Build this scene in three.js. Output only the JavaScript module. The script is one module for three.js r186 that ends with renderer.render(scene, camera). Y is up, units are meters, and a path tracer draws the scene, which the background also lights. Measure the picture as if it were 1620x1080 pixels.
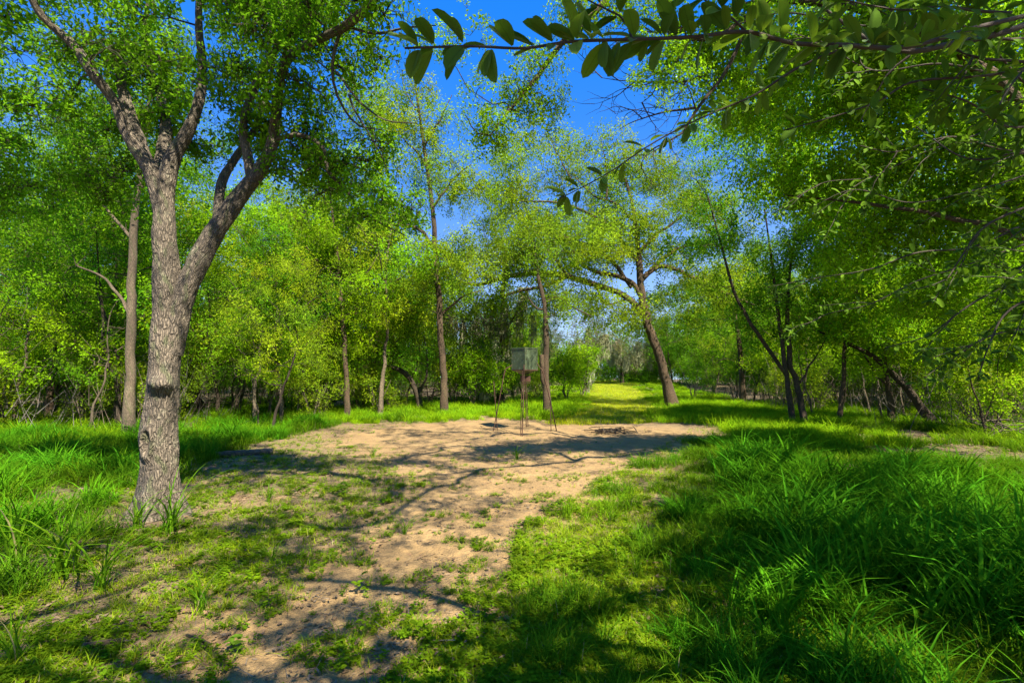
import * as THREE from 'three';
import { mergeGeometries } from 'three/addons/utils/BufferGeometryUtils.js';
import { createNoise2D, createNoise3D, createNoise4D } from 'simplex-noise';

// ------------------------------------------------------------------ camera, sky, sun, exposure
const EYE = 1.55, F = 760, PITCH = Math.atan(52 / F);
const scene = new THREE.Scene();
const camera = new THREE.PerspectiveCamera(2 * Math.atan(540 / F) * 180 / Math.PI, 1.5, 0.05, 600);
camera.position.set(0, EYE, 0);
camera.rotation.x = PITCH;

const SUN_AZ = 44 * Math.PI / 180, SUN_EL = 57 * Math.PI / 180;      // the sun stands behind the camera, to the right
const SUN = new THREE.Vector3(Math.sin(SUN_AZ) * Math.cos(SUN_EL), Math.sin(SUN_EL), Math.cos(SUN_AZ) * Math.cos(SUN_EL));
const sun = new THREE.DirectionalLight(new THREE.Color(1, 0.92, 0.75), 5);
sun.name = 'sun';
sun.position.copy(SUN).multiplyScalar(60); sun.target.position.set(0, 0, -10);
sun.castShadow = true; sun.shadow.radius = 1; sun.shadow.mapSize.set(4096, 4096);
Object.assign(sun.shadow.camera, { left: -45, right: 45, top: 45, bottom: -45, near: 1, far: 160 });
scene.add(sun, sun.target);

{ // clear blue sky, deeper towards the zenith
  const W = 256, H = 128, d = new Float32Array(W * H * 4);
  const zen = [0.003, 0.078, 0.335], mid = [0.010, 0.112, 0.38], hor = [0.30, 0.39, 0.47];
  for (let r = 0; r < H; r++) {
    const y = Math.max(0, Math.sin(((r + 0.5) / H - 0.5) * Math.PI));
    const a = Math.pow(1 - y, 5), b = Math.pow(1 - y, 1.6);
    for (let c = 0; c < W; c++) {
      const o = (r * W + c) * 4;
      for (let k = 0; k < 3; k++) d[o + k] = (zen[k] + (mid[k] - zen[k]) * b) * (1 - a) + hor[k] * a;
      d[o + 3] = 1;
    }
  }
  const t = new THREE.DataTexture(d, W, H, THREE.RGBAFormat, THREE.FloatType);
  t.mapping = THREE.EquirectangularReflectionMapping; t.magFilter = THREE.LinearFilter; t.needsUpdate = true;
  scene.background = t; scene.environment = t;
}
const renderer = new THREE.WebGLRenderer({ antialias: true });
renderer.setSize(1024, 682);
renderer.toneMapping = THREE.LinearToneMapping;
renderer.toneMappingExposure = 3.0;
renderer.shadowMap.enabled = true;

// ------------------------------------------------------------------ helpers
const V = (x, y, z) => new THREE.Vector3(x, y, z);
const rngOf = (s) => () => { s = (s + 0x6d2b79f5) | 0; let t = Math.imul(s ^ (s >>> 15), 1 | s); t = (t + Math.imul(t ^ (t >>> 7), 61 | t)) ^ t; return ((t ^ (t >>> 14)) >>> 0) / 4294967296; };
const n2 = createNoise2D(rngOf(11)), n3 = createNoise3D(rngOf(12)), n4 = createNoise4D(rngOf(13));
const { lerp, clamp, smoothstep } = THREE.MathUtils;
const gauss = (r) => (r() + r() + r() - 1.5) * 1.15;
function fbm(x, z, o = 4) { let s = 0, a = 0.5; for (let i = 0; i < o; i++) { s += a * n2(x, z); x = x * 2.03 + 7.1; z = z * 2.03 - 3.7; a *= 0.5; } return s; }

// pixel of the 1620 x 1080 picture -> ray -> point at a distance ahead / on the ground
function ray(px, py) {
  const u = (px - 810) / F, v = (540 - py) / F, s = Math.sin(PITCH), c = Math.cos(PITCH);
  return V(u, s + v * c, -c + v * s);
}
function at(px, py, d) { const r = ray(px, py); return r.multiplyScalar(d / -r.z).add(camera.position); }
function groundHeight(x, z) {
  const far = smoothstep(Math.hypot(x, z + 8), 8, 60);
  let h = 0.05 * n2(x * 0.16 + 3, z * 0.16) + 0.025 * n2(x * 0.5, z * 0.5 + 9) + far * 0.6 * n2(x * 0.02 + 5, z * 0.02);
  h += 0.014 * n2(x * 1.9, z * 1.9) + 0.007 * n2(x * 5, z * 5);
  return h;
}
function ground(px, py) {
  const r = ray(px, py), t = EYE / -r.y, p = V(r.x * t, 0, r.z * t);
  p.y = groundHeight(p.x, p.z);
  return p;
}
const taken = new Map();
function numbered(name) { const k = taken.get(name) ?? 0; taken.set(name, k + 1); return k ? name + '_' + String(k).padStart(3, '0') : name; }
function tag(o, label, category, group, kind) {
  if (label) o.userData.label = label;
  if (category) o.userData.category = category;
  if (group) o.userData.group = group;
  if (kind) o.userData.kind = kind;
  return o;
}
function shade(o) { o.traverse((m) => { if (m.isMesh) { m.castShadow = true; m.receiveShadow = true; } }); return o; }
function thing(name, p, label, category, group) {
  const g = new THREE.Group(); g.name = numbered(name); g.position.copy(p); scene.add(g);
  return tag(g, label, category, group);
}
function part(name, geo, mat, parent, kind) {
  const m = new THREE.Mesh(geo, mat); m.name = name; parent.add(m); if (kind) m.userData.kind = kind;
  m.castShadow = m.receiveShadow = true; return m;
}
function copyOf(root, p, turn, scale, label, group) {
  const c = root.clone(); c.name = numbered(root.name.replace(/_\d+$/, '')); scene.add(c);
  c.position.copy(p); c.rotation.set(0, turn, 0); c.scale.setScalar(scale);
  if (label) c.userData = { ...root.userData, label, group: group ?? root.userData.group };
  return c;
}

// a tapered tube through points; uv in metres
function tube(pts, rad, sides, opt = {}) {
  const n = pts.length, pos = [], nor = [], uv = [], idx = [], tone = [];
  let T = pts[1].clone().sub(pts[0]).normalize(), N = Math.abs(T.y) > 0.9 ? V(1, 0, 0) : V(0, 1, 0);
  N.sub(T.clone().multiplyScalar(N.dot(T))).normalize();
  let len = 0; const B = V(0, 0, 0), p = V(0, 0, 0), dir = V(0, 0, 0), circ = Math.max(1, Math.round(2 * Math.PI * rad[0] / 0.5)) * 0.5;
  for (let i = 0; i < n; i++) {
    const a = pts[Math.max(0, i - 1)], b = pts[Math.min(n - 1, i + 1)];
    T = b.clone().sub(a).normalize();
    N.sub(T.clone().multiplyScalar(N.dot(T))).normalize(); B.crossVectors(T, N);
    if (i) len += pts[i].distanceTo(pts[i - 1]);
    for (let k = 0; k <= sides; k++) {
      const t = (k % sides) / sides * Math.PI * 2;
      dir.copy(N).multiplyScalar(Math.cos(t)).addScaledVector(B, Math.sin(t));
      p.copy(pts[i]).addScaledVector(dir, rad[i]);
      if (opt.bump) p.addScaledVector(dir, opt.bump(p, dir, rad[i], i / (n - 1)));
      pos.push(p.x, p.y, p.z); nor.push(dir.x, dir.y, dir.z); uv.push(k / sides * circ, len);
      if (opt.bump) { const a = 0.95 + 0.28 * n3(p.x * 2.1, p.y * 0.9, p.z * 2.1) + 0.12 * n3(p.x * 8, p.y * 4, p.z * 8), l = smoothstep(n3(p.x * 5 + 9, p.y * 3.3, p.z * 5), 0.45, 0.6) * smoothstep(n3(p.x * 20, p.y * 20, p.z * 20), -0.5, 0.2); tone.push(lerp(a, 1.25, l), lerp(a, 1.36, l), lerp(a, 1.3, l)); }
      if (i && k < sides) { const q = (i - 1) * (sides + 1) + k; idx.push(q, q + 1, q + sides + 1, q + 1, q + sides + 2, q + sides + 1); }
    }
  }
  if (opt.cap) {
    const c = pos.length / 3, e = pts[n - 1]; pos.push(e.x, e.y, e.z); nor.push(T.x, T.y, T.z); uv.push(0, len);
    for (let k = 0; k < sides; k++) idx.push((n - 1) * (sides + 1) + k, (n - 1) * (sides + 1) + k + 1, c);
  }
  const g = new THREE.BufferGeometry();
  g.setAttribute('position', new THREE.Float32BufferAttribute(pos, 3)); g.setAttribute('normal', new THREE.Float32BufferAttribute(nor, 3));
  g.setAttribute('uv', new THREE.Float32BufferAttribute(uv, 2)); g.setIndex(idx);
  if (opt.bump) {
    while (tone.length < pos.length) tone.push(1);
    g.setAttribute('color', new THREE.Float32BufferAttribute(tone, 3));
    g.computeVertexNormals();
    const a = g.attributes.normal;                                      // close the seam
    for (let i = 0; i < n; i++) { const q = i * (sides + 1); a.setXYZ(q + sides, a.getX(q), a.getY(q), a.getZ(q)); }
  }
  return g;
}
// smooth a control path; each control is a point with a radius
function smoothPath(ctrl, rads, per, wob = 0, seed = 1) {
  const c = new THREE.CatmullRomCurve3(ctrl, false, 'centripetal'), n = Math.max(3, per), pts = [], rr = [];
  for (let i = 0; i <= n; i++) {
    const t = i / n, p = c.getPoint(t), k = t * (rads.length - 1), a = Math.min(rads.length - 2, Math.floor(k));
    const r = lerp(rads[a], rads[a + 1], k - a);
    if (wob) { const s = wob * Math.sin(Math.PI * Math.min(1, t * 1.6)); p.x += s * n3(p.y * 1.3 + seed, p.z, 1.7); p.y += 0.7 * s * n3(p.x * 1.3 + seed, p.z, 5.1); p.z += s * n3(p.y * 1.3 + seed, p.x, 9.3); }
    pts.push(p); rr.push(r);
  }
  return { pts, rad: rr };
}

// ------------------------------------------------------------------ textures and materials
function texture(w, h, f, srgb) {
  const d = new Uint8Array(w * h * 4);
  for (let y = 0; y < h; y++) for (let x = 0; x < w; x++) { const c = f(x / w, y / h), o = (y * w + x) * 4; d[o] = 255 * clamp(c[0], 0, 1); d[o + 1] = 255 * clamp(c[1], 0, 1); d[o + 2] = 255 * clamp(c[2], 0, 1); d[o + 3] = 255; }
  const t = new THREE.DataTexture(d, w, h, THREE.RGBAFormat); t.wrapS = t.wrapT = THREE.RepeatWrapping; t.magFilter = THREE.LinearFilter;
  if (srgb) t.colorSpace = THREE.SRGBColorSpace; t.needsUpdate = true; return t;
}
// a noise that repeats over u, v in 0..1, with about k features across
function tn(u, v, k) { const a = u * Math.PI * 2, b = v * Math.PI * 2, R = k / (2 * Math.PI); return n4(R * Math.cos(a), R * Math.sin(a), R * Math.cos(b), R * Math.sin(b)); }
// bark: vertical plates broken by cracks. 0.5 m wide, 1 m high
const barkH = new Float32Array(256 * 512);
{
  const cells = []; const r = rngOf(5); const CX = 25, CY = 9;
  for (let j = 0; j < CY; j++) for (let i = 0; i < CX; i++) cells.push([(i + (j % 2) * 0.5 + 0.15 + 0.7 * r()) / CX, (j + r()) / CY, r()]);
  for (let y = 0; y < 512; y++) for (let x = 0; x < 256; x++) {
    let u = x / 256, v = y / 512; const u0 = u, v0 = v;
    u += 0.022 * tn(u0, v0, 14) + 0.008 * tn(u0 + 0.4, v0, 40); v += 0.03 * tn(v0, u0, 9);
    let d1 = 9, d2 = 9; const ci = Math.floor(u * CX), cj = Math.floor(v * CY);
    for (let j = -2; j <= 2; j++) for (let i = -2; i <= 2; i++) {
      const c = cells[(((cj + j) % CY + CY) % CY) * CX + (((ci + i) % CX + CX) % CX)];
      let dx = u - c[0], dy = v - c[1]; dx -= Math.round(dx); dy -= Math.round(dy);
      const d = Math.hypot(dx * CX, dy * CY * 0.9); if (d < d1) { d2 = d1; d1 = d; } else if (d < d2) d2 = d;
    }
    barkH[y * 256 + x] = clamp((d2 - d1) * 2.2, 0, 1) * 0.75 + 0.25 * (0.5 + 0.5 * tn(u0, v0, 40)) ;
  }
}
const barkBump = texture(256, 512, (u, v) => { const h = barkH[Math.floor(v * 512) * 256 + Math.floor(u * 256)]; return [h, h, h]; });
const barkColor = texture(256, 512, (u, v) => {
  const h = barkH[Math.floor(v * 512) * 256 + Math.floor(u * 256)], g = 0.5 + 0.5 * tn(u, v, 22), m = smoothstep(tn(u + 0.3, v + 0.2, 5), 0.1, 0.6);
  const b = 0.36 + 0.40 * Math.pow(h, 0.7) + 0.16 * g;
  return [b * (1 - 0.08 * m), b * (0.95 - 0.0 * m), b * (0.88 - 0.1 * m)];
}, true);
for (const t of [barkBump, barkColor]) t.repeat.set(2, 1);
function bark(r, g, b, bump = 0.012) {
  return new THREE.MeshStandardMaterial({ color: new THREE.Color().setRGB(r, g, b), map: barkColor, bumpMap: barkBump, bumpScale: bump, roughness: 0.92, vertexColors: true });
}
const M = {
  oakBark: bark(0.315, 0.28, 0.24, 0.02), brownBark: bark(0.19, 0.135, 0.088), paleBark: bark(0.32, 0.265, 0.2), darkBark: bark(0.12, 0.09, 0.066), greyTwig: bark(0.3, 0.26, 0.205, 0.004),
  leaf: new THREE.MeshPhysicalMaterial({ color: 0xffffff, vertexColors: true, roughness: 1, transmission: 0.58, thickness: 0, side: THREE.DoubleSide, specularIntensity: 0 }),
  grass: new THREE.MeshPhysicalMaterial({ color: 0xffffff, vertexColors: true, roughness: 1, transmission: 0.42, thickness: 0, side: THREE.DoubleSide, specularIntensity: 0 }),
  moss: new THREE.MeshStandardMaterial({ color: 0xffffff, vertexColors: true, roughness: 1, side: THREE.DoubleSide }),
  litter: new THREE.MeshStandardMaterial({ color: 0xffffff, vertexColors: true, roughness: 0.95, side: THREE.DoubleSide }),
  twigDark: new THREE.MeshStandardMaterial({ color: new THREE.Color().setRGB(0.075, 0.055, 0.04), roughness: 0.85, bumpMap: barkBump, bumpScale: 0.001 }),
};

// ------------------------------------------------------------------ leaf sprays (drawn many times)
class Tri { // collects coloured triangles
  constructor() { this.p = []; this.c = []; }
  add(a, b, c, col, ca, cb) { this.p.push(a.x, a.y, a.z, b.x, b.y, b.z, c.x, c.y, c.z); this.c.push(...col, ...(ca ?? col), ...(cb ?? ca ?? col)); }
  build() { const g = new THREE.BufferGeometry(); g.setAttribute('position', new THREE.Float32BufferAttribute(this.p, 3)); g.setAttribute('color', new THREE.Float32BufferAttribute(this.c, 3)); g.computeVertexNormals(); return g; }
}
// one leaf: base point, direction, normal; detail 0 = folded diamond, 1 = oval with a midrib fold, 2 = smooth oval
function leafTris(t, p, d, n, L, W, col, detail = 0, curl = 0.15) {
  const s = d.clone().cross(n).normalize(), P = (u, w, h) => p.clone().addScaledVector(d, u * L).addScaledVector(s, w * W * 0.5).addScaledVector(n, h * L);
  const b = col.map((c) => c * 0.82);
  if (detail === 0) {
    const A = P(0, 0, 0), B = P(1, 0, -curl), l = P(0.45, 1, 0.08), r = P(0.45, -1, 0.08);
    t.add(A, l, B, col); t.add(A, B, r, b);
  } else {
    const m0 = P(0, 0, 0), m1 = P(0.35, 0, 0), m2 = P(0.7, 0, -curl * 0.4), m3 = P(1, 0, -curl);
    for (const [k, cc] of [[1, col], [-1, b]]) {
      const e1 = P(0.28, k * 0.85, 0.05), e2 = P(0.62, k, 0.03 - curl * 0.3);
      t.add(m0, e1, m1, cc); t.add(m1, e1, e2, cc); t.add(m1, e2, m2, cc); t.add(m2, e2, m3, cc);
    }
  }
}
function stick3(t, a, b, w, col) {
  const d = b.clone().sub(a).normalize(), s = Math.abs(d.y) > 0.9 ? V(1, 0, 0) : V(0, 1, 0); s.cross(d).normalize(); const s2 = s.clone().cross(d);
  const q = [s.clone(), s.clone().multiplyScalar(-0.5).addScaledVector(s2, 0.87), s.clone().multiplyScalar(-0.5).addScaledVector(s2, -0.87)];
  for (let i = 0; i < 3; i++) { const j = (i + 1) % 3; t.add(a.clone().addScaledVector(q[i], w), a.clone().addScaledVector(q[j], w), b, col); }
}
// a spray grows along +y
function spray(seed, { size, leaves, L, W, col, twigs = 4, spread = 0.9, detail = 0, vary = 0.32, yellow = 0.14, wood = [0.16, 0.13, 0.09], stem = 0.0035, droop = 0.25 }) {
  const r = rngOf(seed), t = new Tri();
  for (let k = 0; k < twigs; k++) {
    const az = k / twigs * 6.28 + r() * 1.2, out = spread * (k === 0 ? 0.15 : 0.5 + 0.6 * r());
    const dir = V(Math.cos(az) * out, 1 - 0.35 * out, Math.sin(az) * out).normalize(), len = size * (0.65 + 0.45 * r());
    const mid = dir.clone().multiplyScalar(len * 0.5).add(V(gauss(r), gauss(r), gauss(r)).multiplyScalar(size * 0.05)), end = dir.clone().multiplyScalar(len); end.y -= droop * size * 0.3;
    stick3(t, V(0, 0, 0), mid, stem, wood); stick3(t, mid, end, stem * 0.7, wood);
    const m = Math.round(leaves / twigs);
    for (let i = 0; i < m; i++) {
      const u = 0.18 + 0.85 * (i + r() * 0.8) / m, p = u < 0.5 ? mid.clone().multiplyScalar(u * 2) : mid.clone().lerp(end, (u - 0.5) * 2);
      const a2 = i * 2.4 + r(), side = V(Math.cos(a2), 0.3 * gauss(r), Math.sin(a2)), d = dir.clone().multiplyScalar(0.5).add(side).normalize();
      const n = V(gauss(r) * 0.6, 1, gauss(r) * 0.6).addScaledVector(d, 0); n.addScaledVector(d, -n.dot(d)).normalize();
      p.addScaledVector(side, size * 0.06 * r());
      const b = 1 + vary * (r() * 2 - 1), y = yellow * r(), s = 0.5 + 0.85 * r();
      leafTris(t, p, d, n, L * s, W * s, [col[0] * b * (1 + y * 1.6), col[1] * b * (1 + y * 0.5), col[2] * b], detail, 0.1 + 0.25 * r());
    }
  }
  return t.build();
}
const G_OAK = [0.175, 0.40, 0.012], G_YEL = [0.27, 0.43, 0.018], G_MID = [0.165, 0.39, 0.013], G_LIME = [0.25, 0.48, 0.011], G_GREY = [0.2, 0.26, 0.085];
const SPRAY = {
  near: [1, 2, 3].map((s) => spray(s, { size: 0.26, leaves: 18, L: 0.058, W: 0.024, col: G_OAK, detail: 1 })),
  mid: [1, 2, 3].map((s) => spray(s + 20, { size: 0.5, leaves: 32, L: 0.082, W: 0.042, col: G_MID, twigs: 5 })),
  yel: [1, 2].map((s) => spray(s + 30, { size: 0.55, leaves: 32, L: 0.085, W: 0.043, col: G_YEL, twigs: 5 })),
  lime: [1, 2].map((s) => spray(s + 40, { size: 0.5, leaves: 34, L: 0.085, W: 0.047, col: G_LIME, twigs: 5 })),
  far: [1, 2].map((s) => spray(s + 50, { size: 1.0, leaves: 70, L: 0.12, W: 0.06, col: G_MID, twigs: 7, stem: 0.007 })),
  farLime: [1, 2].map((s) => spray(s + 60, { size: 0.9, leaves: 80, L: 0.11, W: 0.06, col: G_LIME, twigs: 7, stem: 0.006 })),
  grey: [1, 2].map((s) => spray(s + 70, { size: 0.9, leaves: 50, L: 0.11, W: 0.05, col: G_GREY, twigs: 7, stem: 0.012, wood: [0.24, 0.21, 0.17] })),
};
// many copies of small geometries joined into one, with their own brightness
function joined(list) { // [geometry, matrix, brightness]
  let n = 0; for (const [g] of list) n += g.attributes.position.count;
  const P = new Float32Array(n * 3), N = new Float32Array(n * 3), C = new Float32Array(n * 3), v = V(0, 0, 0), nm = new THREE.Matrix3(); let o = 0;
  for (const [g, m, b] of list) {
    const p = g.attributes.position.array, q = g.attributes.normal.array, c = g.attributes.color.array; nm.getNormalMatrix(m);
    for (let i = 0; i < p.length; i += 3, o += 3) { v.set(p[i], p[i + 1], p[i + 2]).applyMatrix4(m); P[o] = v.x; P[o + 1] = v.y; P[o + 2] = v.z; v.set(q[i], q[i + 1], q[i + 2]).applyMatrix3(nm).normalize(); N[o] = v.x; N[o + 1] = v.y; N[o + 2] = v.z; C[o] = c[i] * b; C[o + 1] = c[i + 1] * b; C[o + 2] = c[i + 2] * b; }
  }
  const g = new THREE.BufferGeometry(); g.setAttribute('position', new THREE.BufferAttribute(P, 3)); g.setAttribute('normal', new THREE.BufferAttribute(N, 3)); g.setAttribute('color', new THREE.BufferAttribute(C, 3)); return g;
}
const UP = V(0, 1, 0), qa = new THREE.Quaternion(), qb = new THREE.Quaternion(), mtx = new THREE.Matrix4(), col = new THREE.Color();
const placed = (p, d, s, turn) => { qa.setFromUnitVectors(UP, d); qb.setFromAxisAngle(UP, turn); qa.multiply(qb); return new THREE.Matrix4().compose(p, qa, V(s, s, s)); };
const clumps = new Map();
function clumpOf(sprays, n, sigma, flat) { // three clumps of n sprays each
  const key = [SPRAY_ID(sprays), n, sigma, flat].join();
  if (!clumps.has(key)) clumps.set(key, [0, 1, 2].map((k) => {
    const r = rngOf(900 + k * 31 + n), list = [];
    for (let i = 0; i < n; i++) {
      const o = V(gauss(r) * sigma, gauss(r) * sigma * flat, gauss(r) * sigma), d = o.clone().normalize().multiplyScalar(0.9).add(V(gauss(r) * 0.4, 0.25 + gauss(r) * 0.4, gauss(r) * 0.4)).normalize();
      list.push([sprays[i % sprays.length], placed(o, d, 0.75 + 0.5 * r(), r() * 6.28), 0.85 + 0.3 * r()]);
    }
    return joined(list);
  }));
  return clumps.get(key);
}
const SPRAY_ID = (s) => Object.keys(SPRAY).find((k) => SPRAY[k] === s);
// places: [position, direction, scale, brightness]; one InstancedMesh
function instanced(name, geo, mat, places, parent, kind, seed = 1, warm = 0.2) {
  const m = new THREE.InstancedMesh(geo, mat, places.length), r = rngOf(seed);
  places.forEach(([p, d, s, b = 1], i) => {
    qa.setFromUnitVectors(UP, d); qb.setFromAxisAngle(UP, r() * 6.283); qa.multiply(qb);
    m.setMatrixAt(i, mtx.compose(p, qa, V(s, s, s)));
    const w = warm * (r() * 2 - 1); m.setColorAt(i, col.setRGB(b * (1 + w), b * (1 + w * 0.2), b * (1 - w)));
  });
  m.name = name; parent.add(m); if (kind) m.userData.kind = kind; m.castShadow = m.receiveShadow = true; return m;
}

// ------------------------------------------------------------------ trees
const HERO = [[250, 5.3, -3.9, -5.3], [830, 13.4, 0.35, -13.4]];
class Tree {
  constructor(name, base, label, category = 'tree', group, seed = 1) {
    this.g = thing(name, base, label, category, group); this.base = base; this.nodes = []; this.twigs = []; this.places = []; this.r = rngOf(seed * 7919 + 13); this.seed = seed;
  }
  local(p) { return p.clone().sub(this.base); }
  // a visible limb given by world points and radii
  limb(name, ctrl, rads, mat, { sides = 10, per = 0, wob = 0, bump, cap } = {}) {
    const L = ctrl.reduce((s, p, i) => s + (i ? p.distanceTo(ctrl[i - 1]) : 0), 0);
    const s = smoothPath(ctrl, rads, per || Math.ceil(L / Math.max(0.12, rads[0] * 1.2)), wob, this.seed);
    s.pts.forEach((p, i) => { if (i > 1) this.nodes.push({ p, r: s.rad[i] }); });
    part(name, tube(s.pts.map((p) => this.local(p)), s.rad, sides, { bump, cap }), mat, this.g);
    return s;
  }
  bareNodes(ctrl, rads, n = 12) { const s = smoothPath(ctrl, rads, n); s.pts.forEach((p, i) => this.nodes.push({ p, r: s.rad[i] })); }
  // leaf clumps spread through a blob; each is joined to the nearest wood by a crooked branch
  blob(c, rx, ry, rz, sprays, { per = 14, clump = 0.5, size = 1, bright = 1, sides = 4, minR = 0.006, wob = 0.18, hollow = 0.35, flat = 0.6 } = {}) {
    const r = this.r, K = Math.max(1, Math.round(sprays / per)), centres = [];
    for (let k = 0; k < K; k++) {
      let d; do d = V(r() * 2 - 1, r() * 2 - 1, r() * 2 - 1); while (d.lengthSq() > 1 || (d.lengthSq() < hollow * hollow && r() < 0.7));
      centres.push(V(c.x + d.x * rx, c.y + d.y * ry, c.z + d.z * rz));
    }
    const near = (q) => { let best = null, bd = 1e9; for (const n of this.nodes) { const d = n.p.distanceTo(q) + Math.max(0, n.p.y - q.y) * 0.5; if (d < bd) { bd = d; best = n; } } return [best, bd]; };
    centres.map((q) => [q, near(q)[1]]).sort((a, b) => a[1] - b[1]).forEach(([q]) => {
      const [n, dist] = near(q);
      if (n && dist > 0.1) {
        const a = n.p, m1 = a.clone().lerp(q, 0.35), m2 = a.clone().lerp(q, 0.7), off = dist * wob;
        m1.add(V(gauss(r) * off, (0.4 + gauss(r)) * off, gauss(r) * off)); m2.add(V(gauss(r) * off, (0.3 + gauss(r)) * off, gauss(r) * off));
        const r0 = Math.max(minR, Math.min(n.r * 0.62, 0.008 + 0.011 * dist)), s = smoothPath([a, m1, m2, q], [r0, r0 * 0.75, r0 * 0.55, Math.max(minR * 0.5, r0 * 0.3)], Math.max(4, Math.min(14, Math.ceil(dist / 0.25))));
        this.twigs.push(tube(s.pts.map((p) => this.local(p)), s.rad, sides));
        s.pts.forEach((p, i) => { if (i > 1) this.nodes.push({ p, r: s.rad[i] }); });
      }
      const cb = bright * (0.72 + 0.5 * r());
      if (!this.single) { this.shape = [per, clump, flat]; this.places.push([this.local(q), V(gauss(r) * 0.25, 1, gauss(r) * 0.25).normalize(), size * (0.8 + 0.4 * r()), cb]); return; }
      for (let i = 0; i < per; i++) {
        const o = V(gauss(r) * clump, gauss(r) * clump * flat, gauss(r) * clump), p = q.clone().add(o);
        const d = o.clone().normalize().multiplyScalar(0.8).add(V(gauss(r) * 0.4, 0.25 + gauss(r) * 0.4, gauss(r) * 0.4)).addScaledVector(p.clone().sub(c).normalize(), 0.4).normalize();
        this.places.push([this.local(p), d, size * (0.75 + 0.5 * r()), cb * (0.9 + 0.2 * r())]);
        if (this.fineTwigs && o.length() > 0.12) this.twigs.push(tube([this.local(q), this.local(q.clone().addScaledVector(o, 0.5).add(V(0, 0.04, 0))), this.local(p)], [0.005, 0.004, 0.003], 3));
      }
    });
    return this;
  }
  finish(sprays, woodMat, { crown = 'crown', mat = M.leaf } = {}) {
    if (this.twigs.length) part('branches', mergeGeometries(this.twigs), woodMat, this.g, 'stuff');
    if (this.single) { const r = this.r; part(crown, joined(this.places.map(([p, d, k, b], i) => [sprays[i % sprays.length], placed(p, d, k, r() * 6.28), b])), mat, this.g, 'stuff'); return this.g; }
    const S = this.places.length ? clumpOf(sprays, ...this.shape) : [], lists = S.map(() => []);
    this.places.forEach((p, i) => lists[i % S.length].push(p));
    lists.forEach((l, i) => l.length && instanced(crown, S[i], mat, l, this.g, 'stuff', this.seed + i));
    return this.g;
  }
}
// a tree read off the picture: trunk and limbs as pixel paths with widths in pixels
function pictureTree(name, label, opt) {
  const base = ground(...opt.trunk[0]), d = -base.z + (opt.back ?? 0), k = d / F;
  base.copy(at(opt.trunk[0][0], opt.trunk[0][1], d)); base.y = groundHeight(base.x, base.z);
  const t = new Tree(name, base, label, opt.category, opt.group, opt.seed);
  const path = (list) => list.map(([x, y, , dz = 0]) => at(x, y, d + dz)), rad = (list) => list.map((q) => q[2] * k * 0.40 / Math.hypot(1, (q[0] - 810) / F));
  const tp = path(opt.trunk); tp[0] = V(base.x, base.y - 0.1, base.z);
  const rr = rad(opt.trunk); rr[0] *= 1.25;
  t.limb('trunk', tp, rr, opt.mat, { sides: opt.sides ?? 12, wob: opt.wob ?? 0.03, cap: true, bump: (p, dir, r) => r * 0.10 * n3(p.x * 6, p.y * 3, p.z * 6) });
  for (const l of opt.limbs ?? []) t.limb('limb', path(l), rad(l), opt.mat, { sides: 8, wob: opt.limbWob ?? 0.06, bump: (p, dir, r) => r * 0.12 * n3(p.x * 6, p.y * 4, p.z * 6) });
  for (const [x, y, rx, ry, n, dz = 0, rz] of opt.crown ?? []) t.blob(at(x, y, d + dz), rx * k, ry * k, rz ?? (rx + ry) * 0.5 * k, Math.round(n * 0.72), opt.blob);
  t.finish(opt.sprays ?? SPRAY.mid, opt.twigMat ?? opt.mat);
  t.d = d; HERO.push([opt.trunk[0][0], d, base.x, base.z]); return t;
}

// ------------------------------------------------------------------ the ground
const worldPoly = (list) => list.map(([x, y]) => { const r = ray(x, y), t = EYE / -r.y; return [r.x * t, r.z * t]; });
function inside(poly, x, z) { // signed distance, positive inside
  let d = 1e9, s = false;
  for (let i = 0, j = poly.length - 1; i < poly.length; j = i++) {
    const [ax, az] = poly[j], [bx, bz] = poly[i], ex = bx - ax, ez = bz - az, wx = x - ax, wz = z - az, t = clamp((wx * ex + wz * ez) / (ex * ex + ez * ez), 0, 1);
    d = Math.min(d, (wx - ex * t) ** 2 + (wz - ez * t) ** 2);
    if ((az > z) !== (bz > z) && x < (bx - ax) * (z - az) / (bz - az) + ax) s = !s;
  }
  return (s ? 1 : -1) * Math.sqrt(d);
}
const SAND = worldPoly([[520, 695], [575, 680], [680, 669], [800, 665], [900, 667], [1000, 671], [1090, 681], [1120, 694], [1060, 722], [1000, 745], [985, 790], [930, 825], [890, 865], [870, 905], [820, 960], [740, 1010], [660, 1080], [600, 1800], [-100, 1800], [130, 1085], [230, 1020], [350, 955], [440, 905], [510, 862], [590, 815], [640, 775], [610, 740], [560, 720]]);
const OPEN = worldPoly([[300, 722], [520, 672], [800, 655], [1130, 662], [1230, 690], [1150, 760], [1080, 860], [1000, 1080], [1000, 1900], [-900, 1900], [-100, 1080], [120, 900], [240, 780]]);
const TRAIL = worldPoly([[905, 668], [1065, 668], [1040, 640], [1012, 616], [985, 607.5], [938, 607.5], [930, 618], [925, 640]]);
const BACK = worldPoly([[520, 668], [900, 660], [1110, 668], [1140, 655], [1060, 632], [900, 632], [640, 640], [520, 655]]);
function zones(x, z) {
  const e = 0.35 * fbm(x * 0.9, z * 0.9) + 0.12 * n2(x * 3.1, z * 3.1), far = clamp(-z / 8, 0.6, 3);
  const sand = smoothstep(inside(SAND, x, z) + e * 1.7 * far, -0.45, 0.5);
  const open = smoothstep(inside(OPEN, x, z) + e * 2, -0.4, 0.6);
  const trail = smoothstep(inside(TRAIL, x, z) + e, -0.8, 0.6);
  return { sand, open, trail };
}
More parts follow.
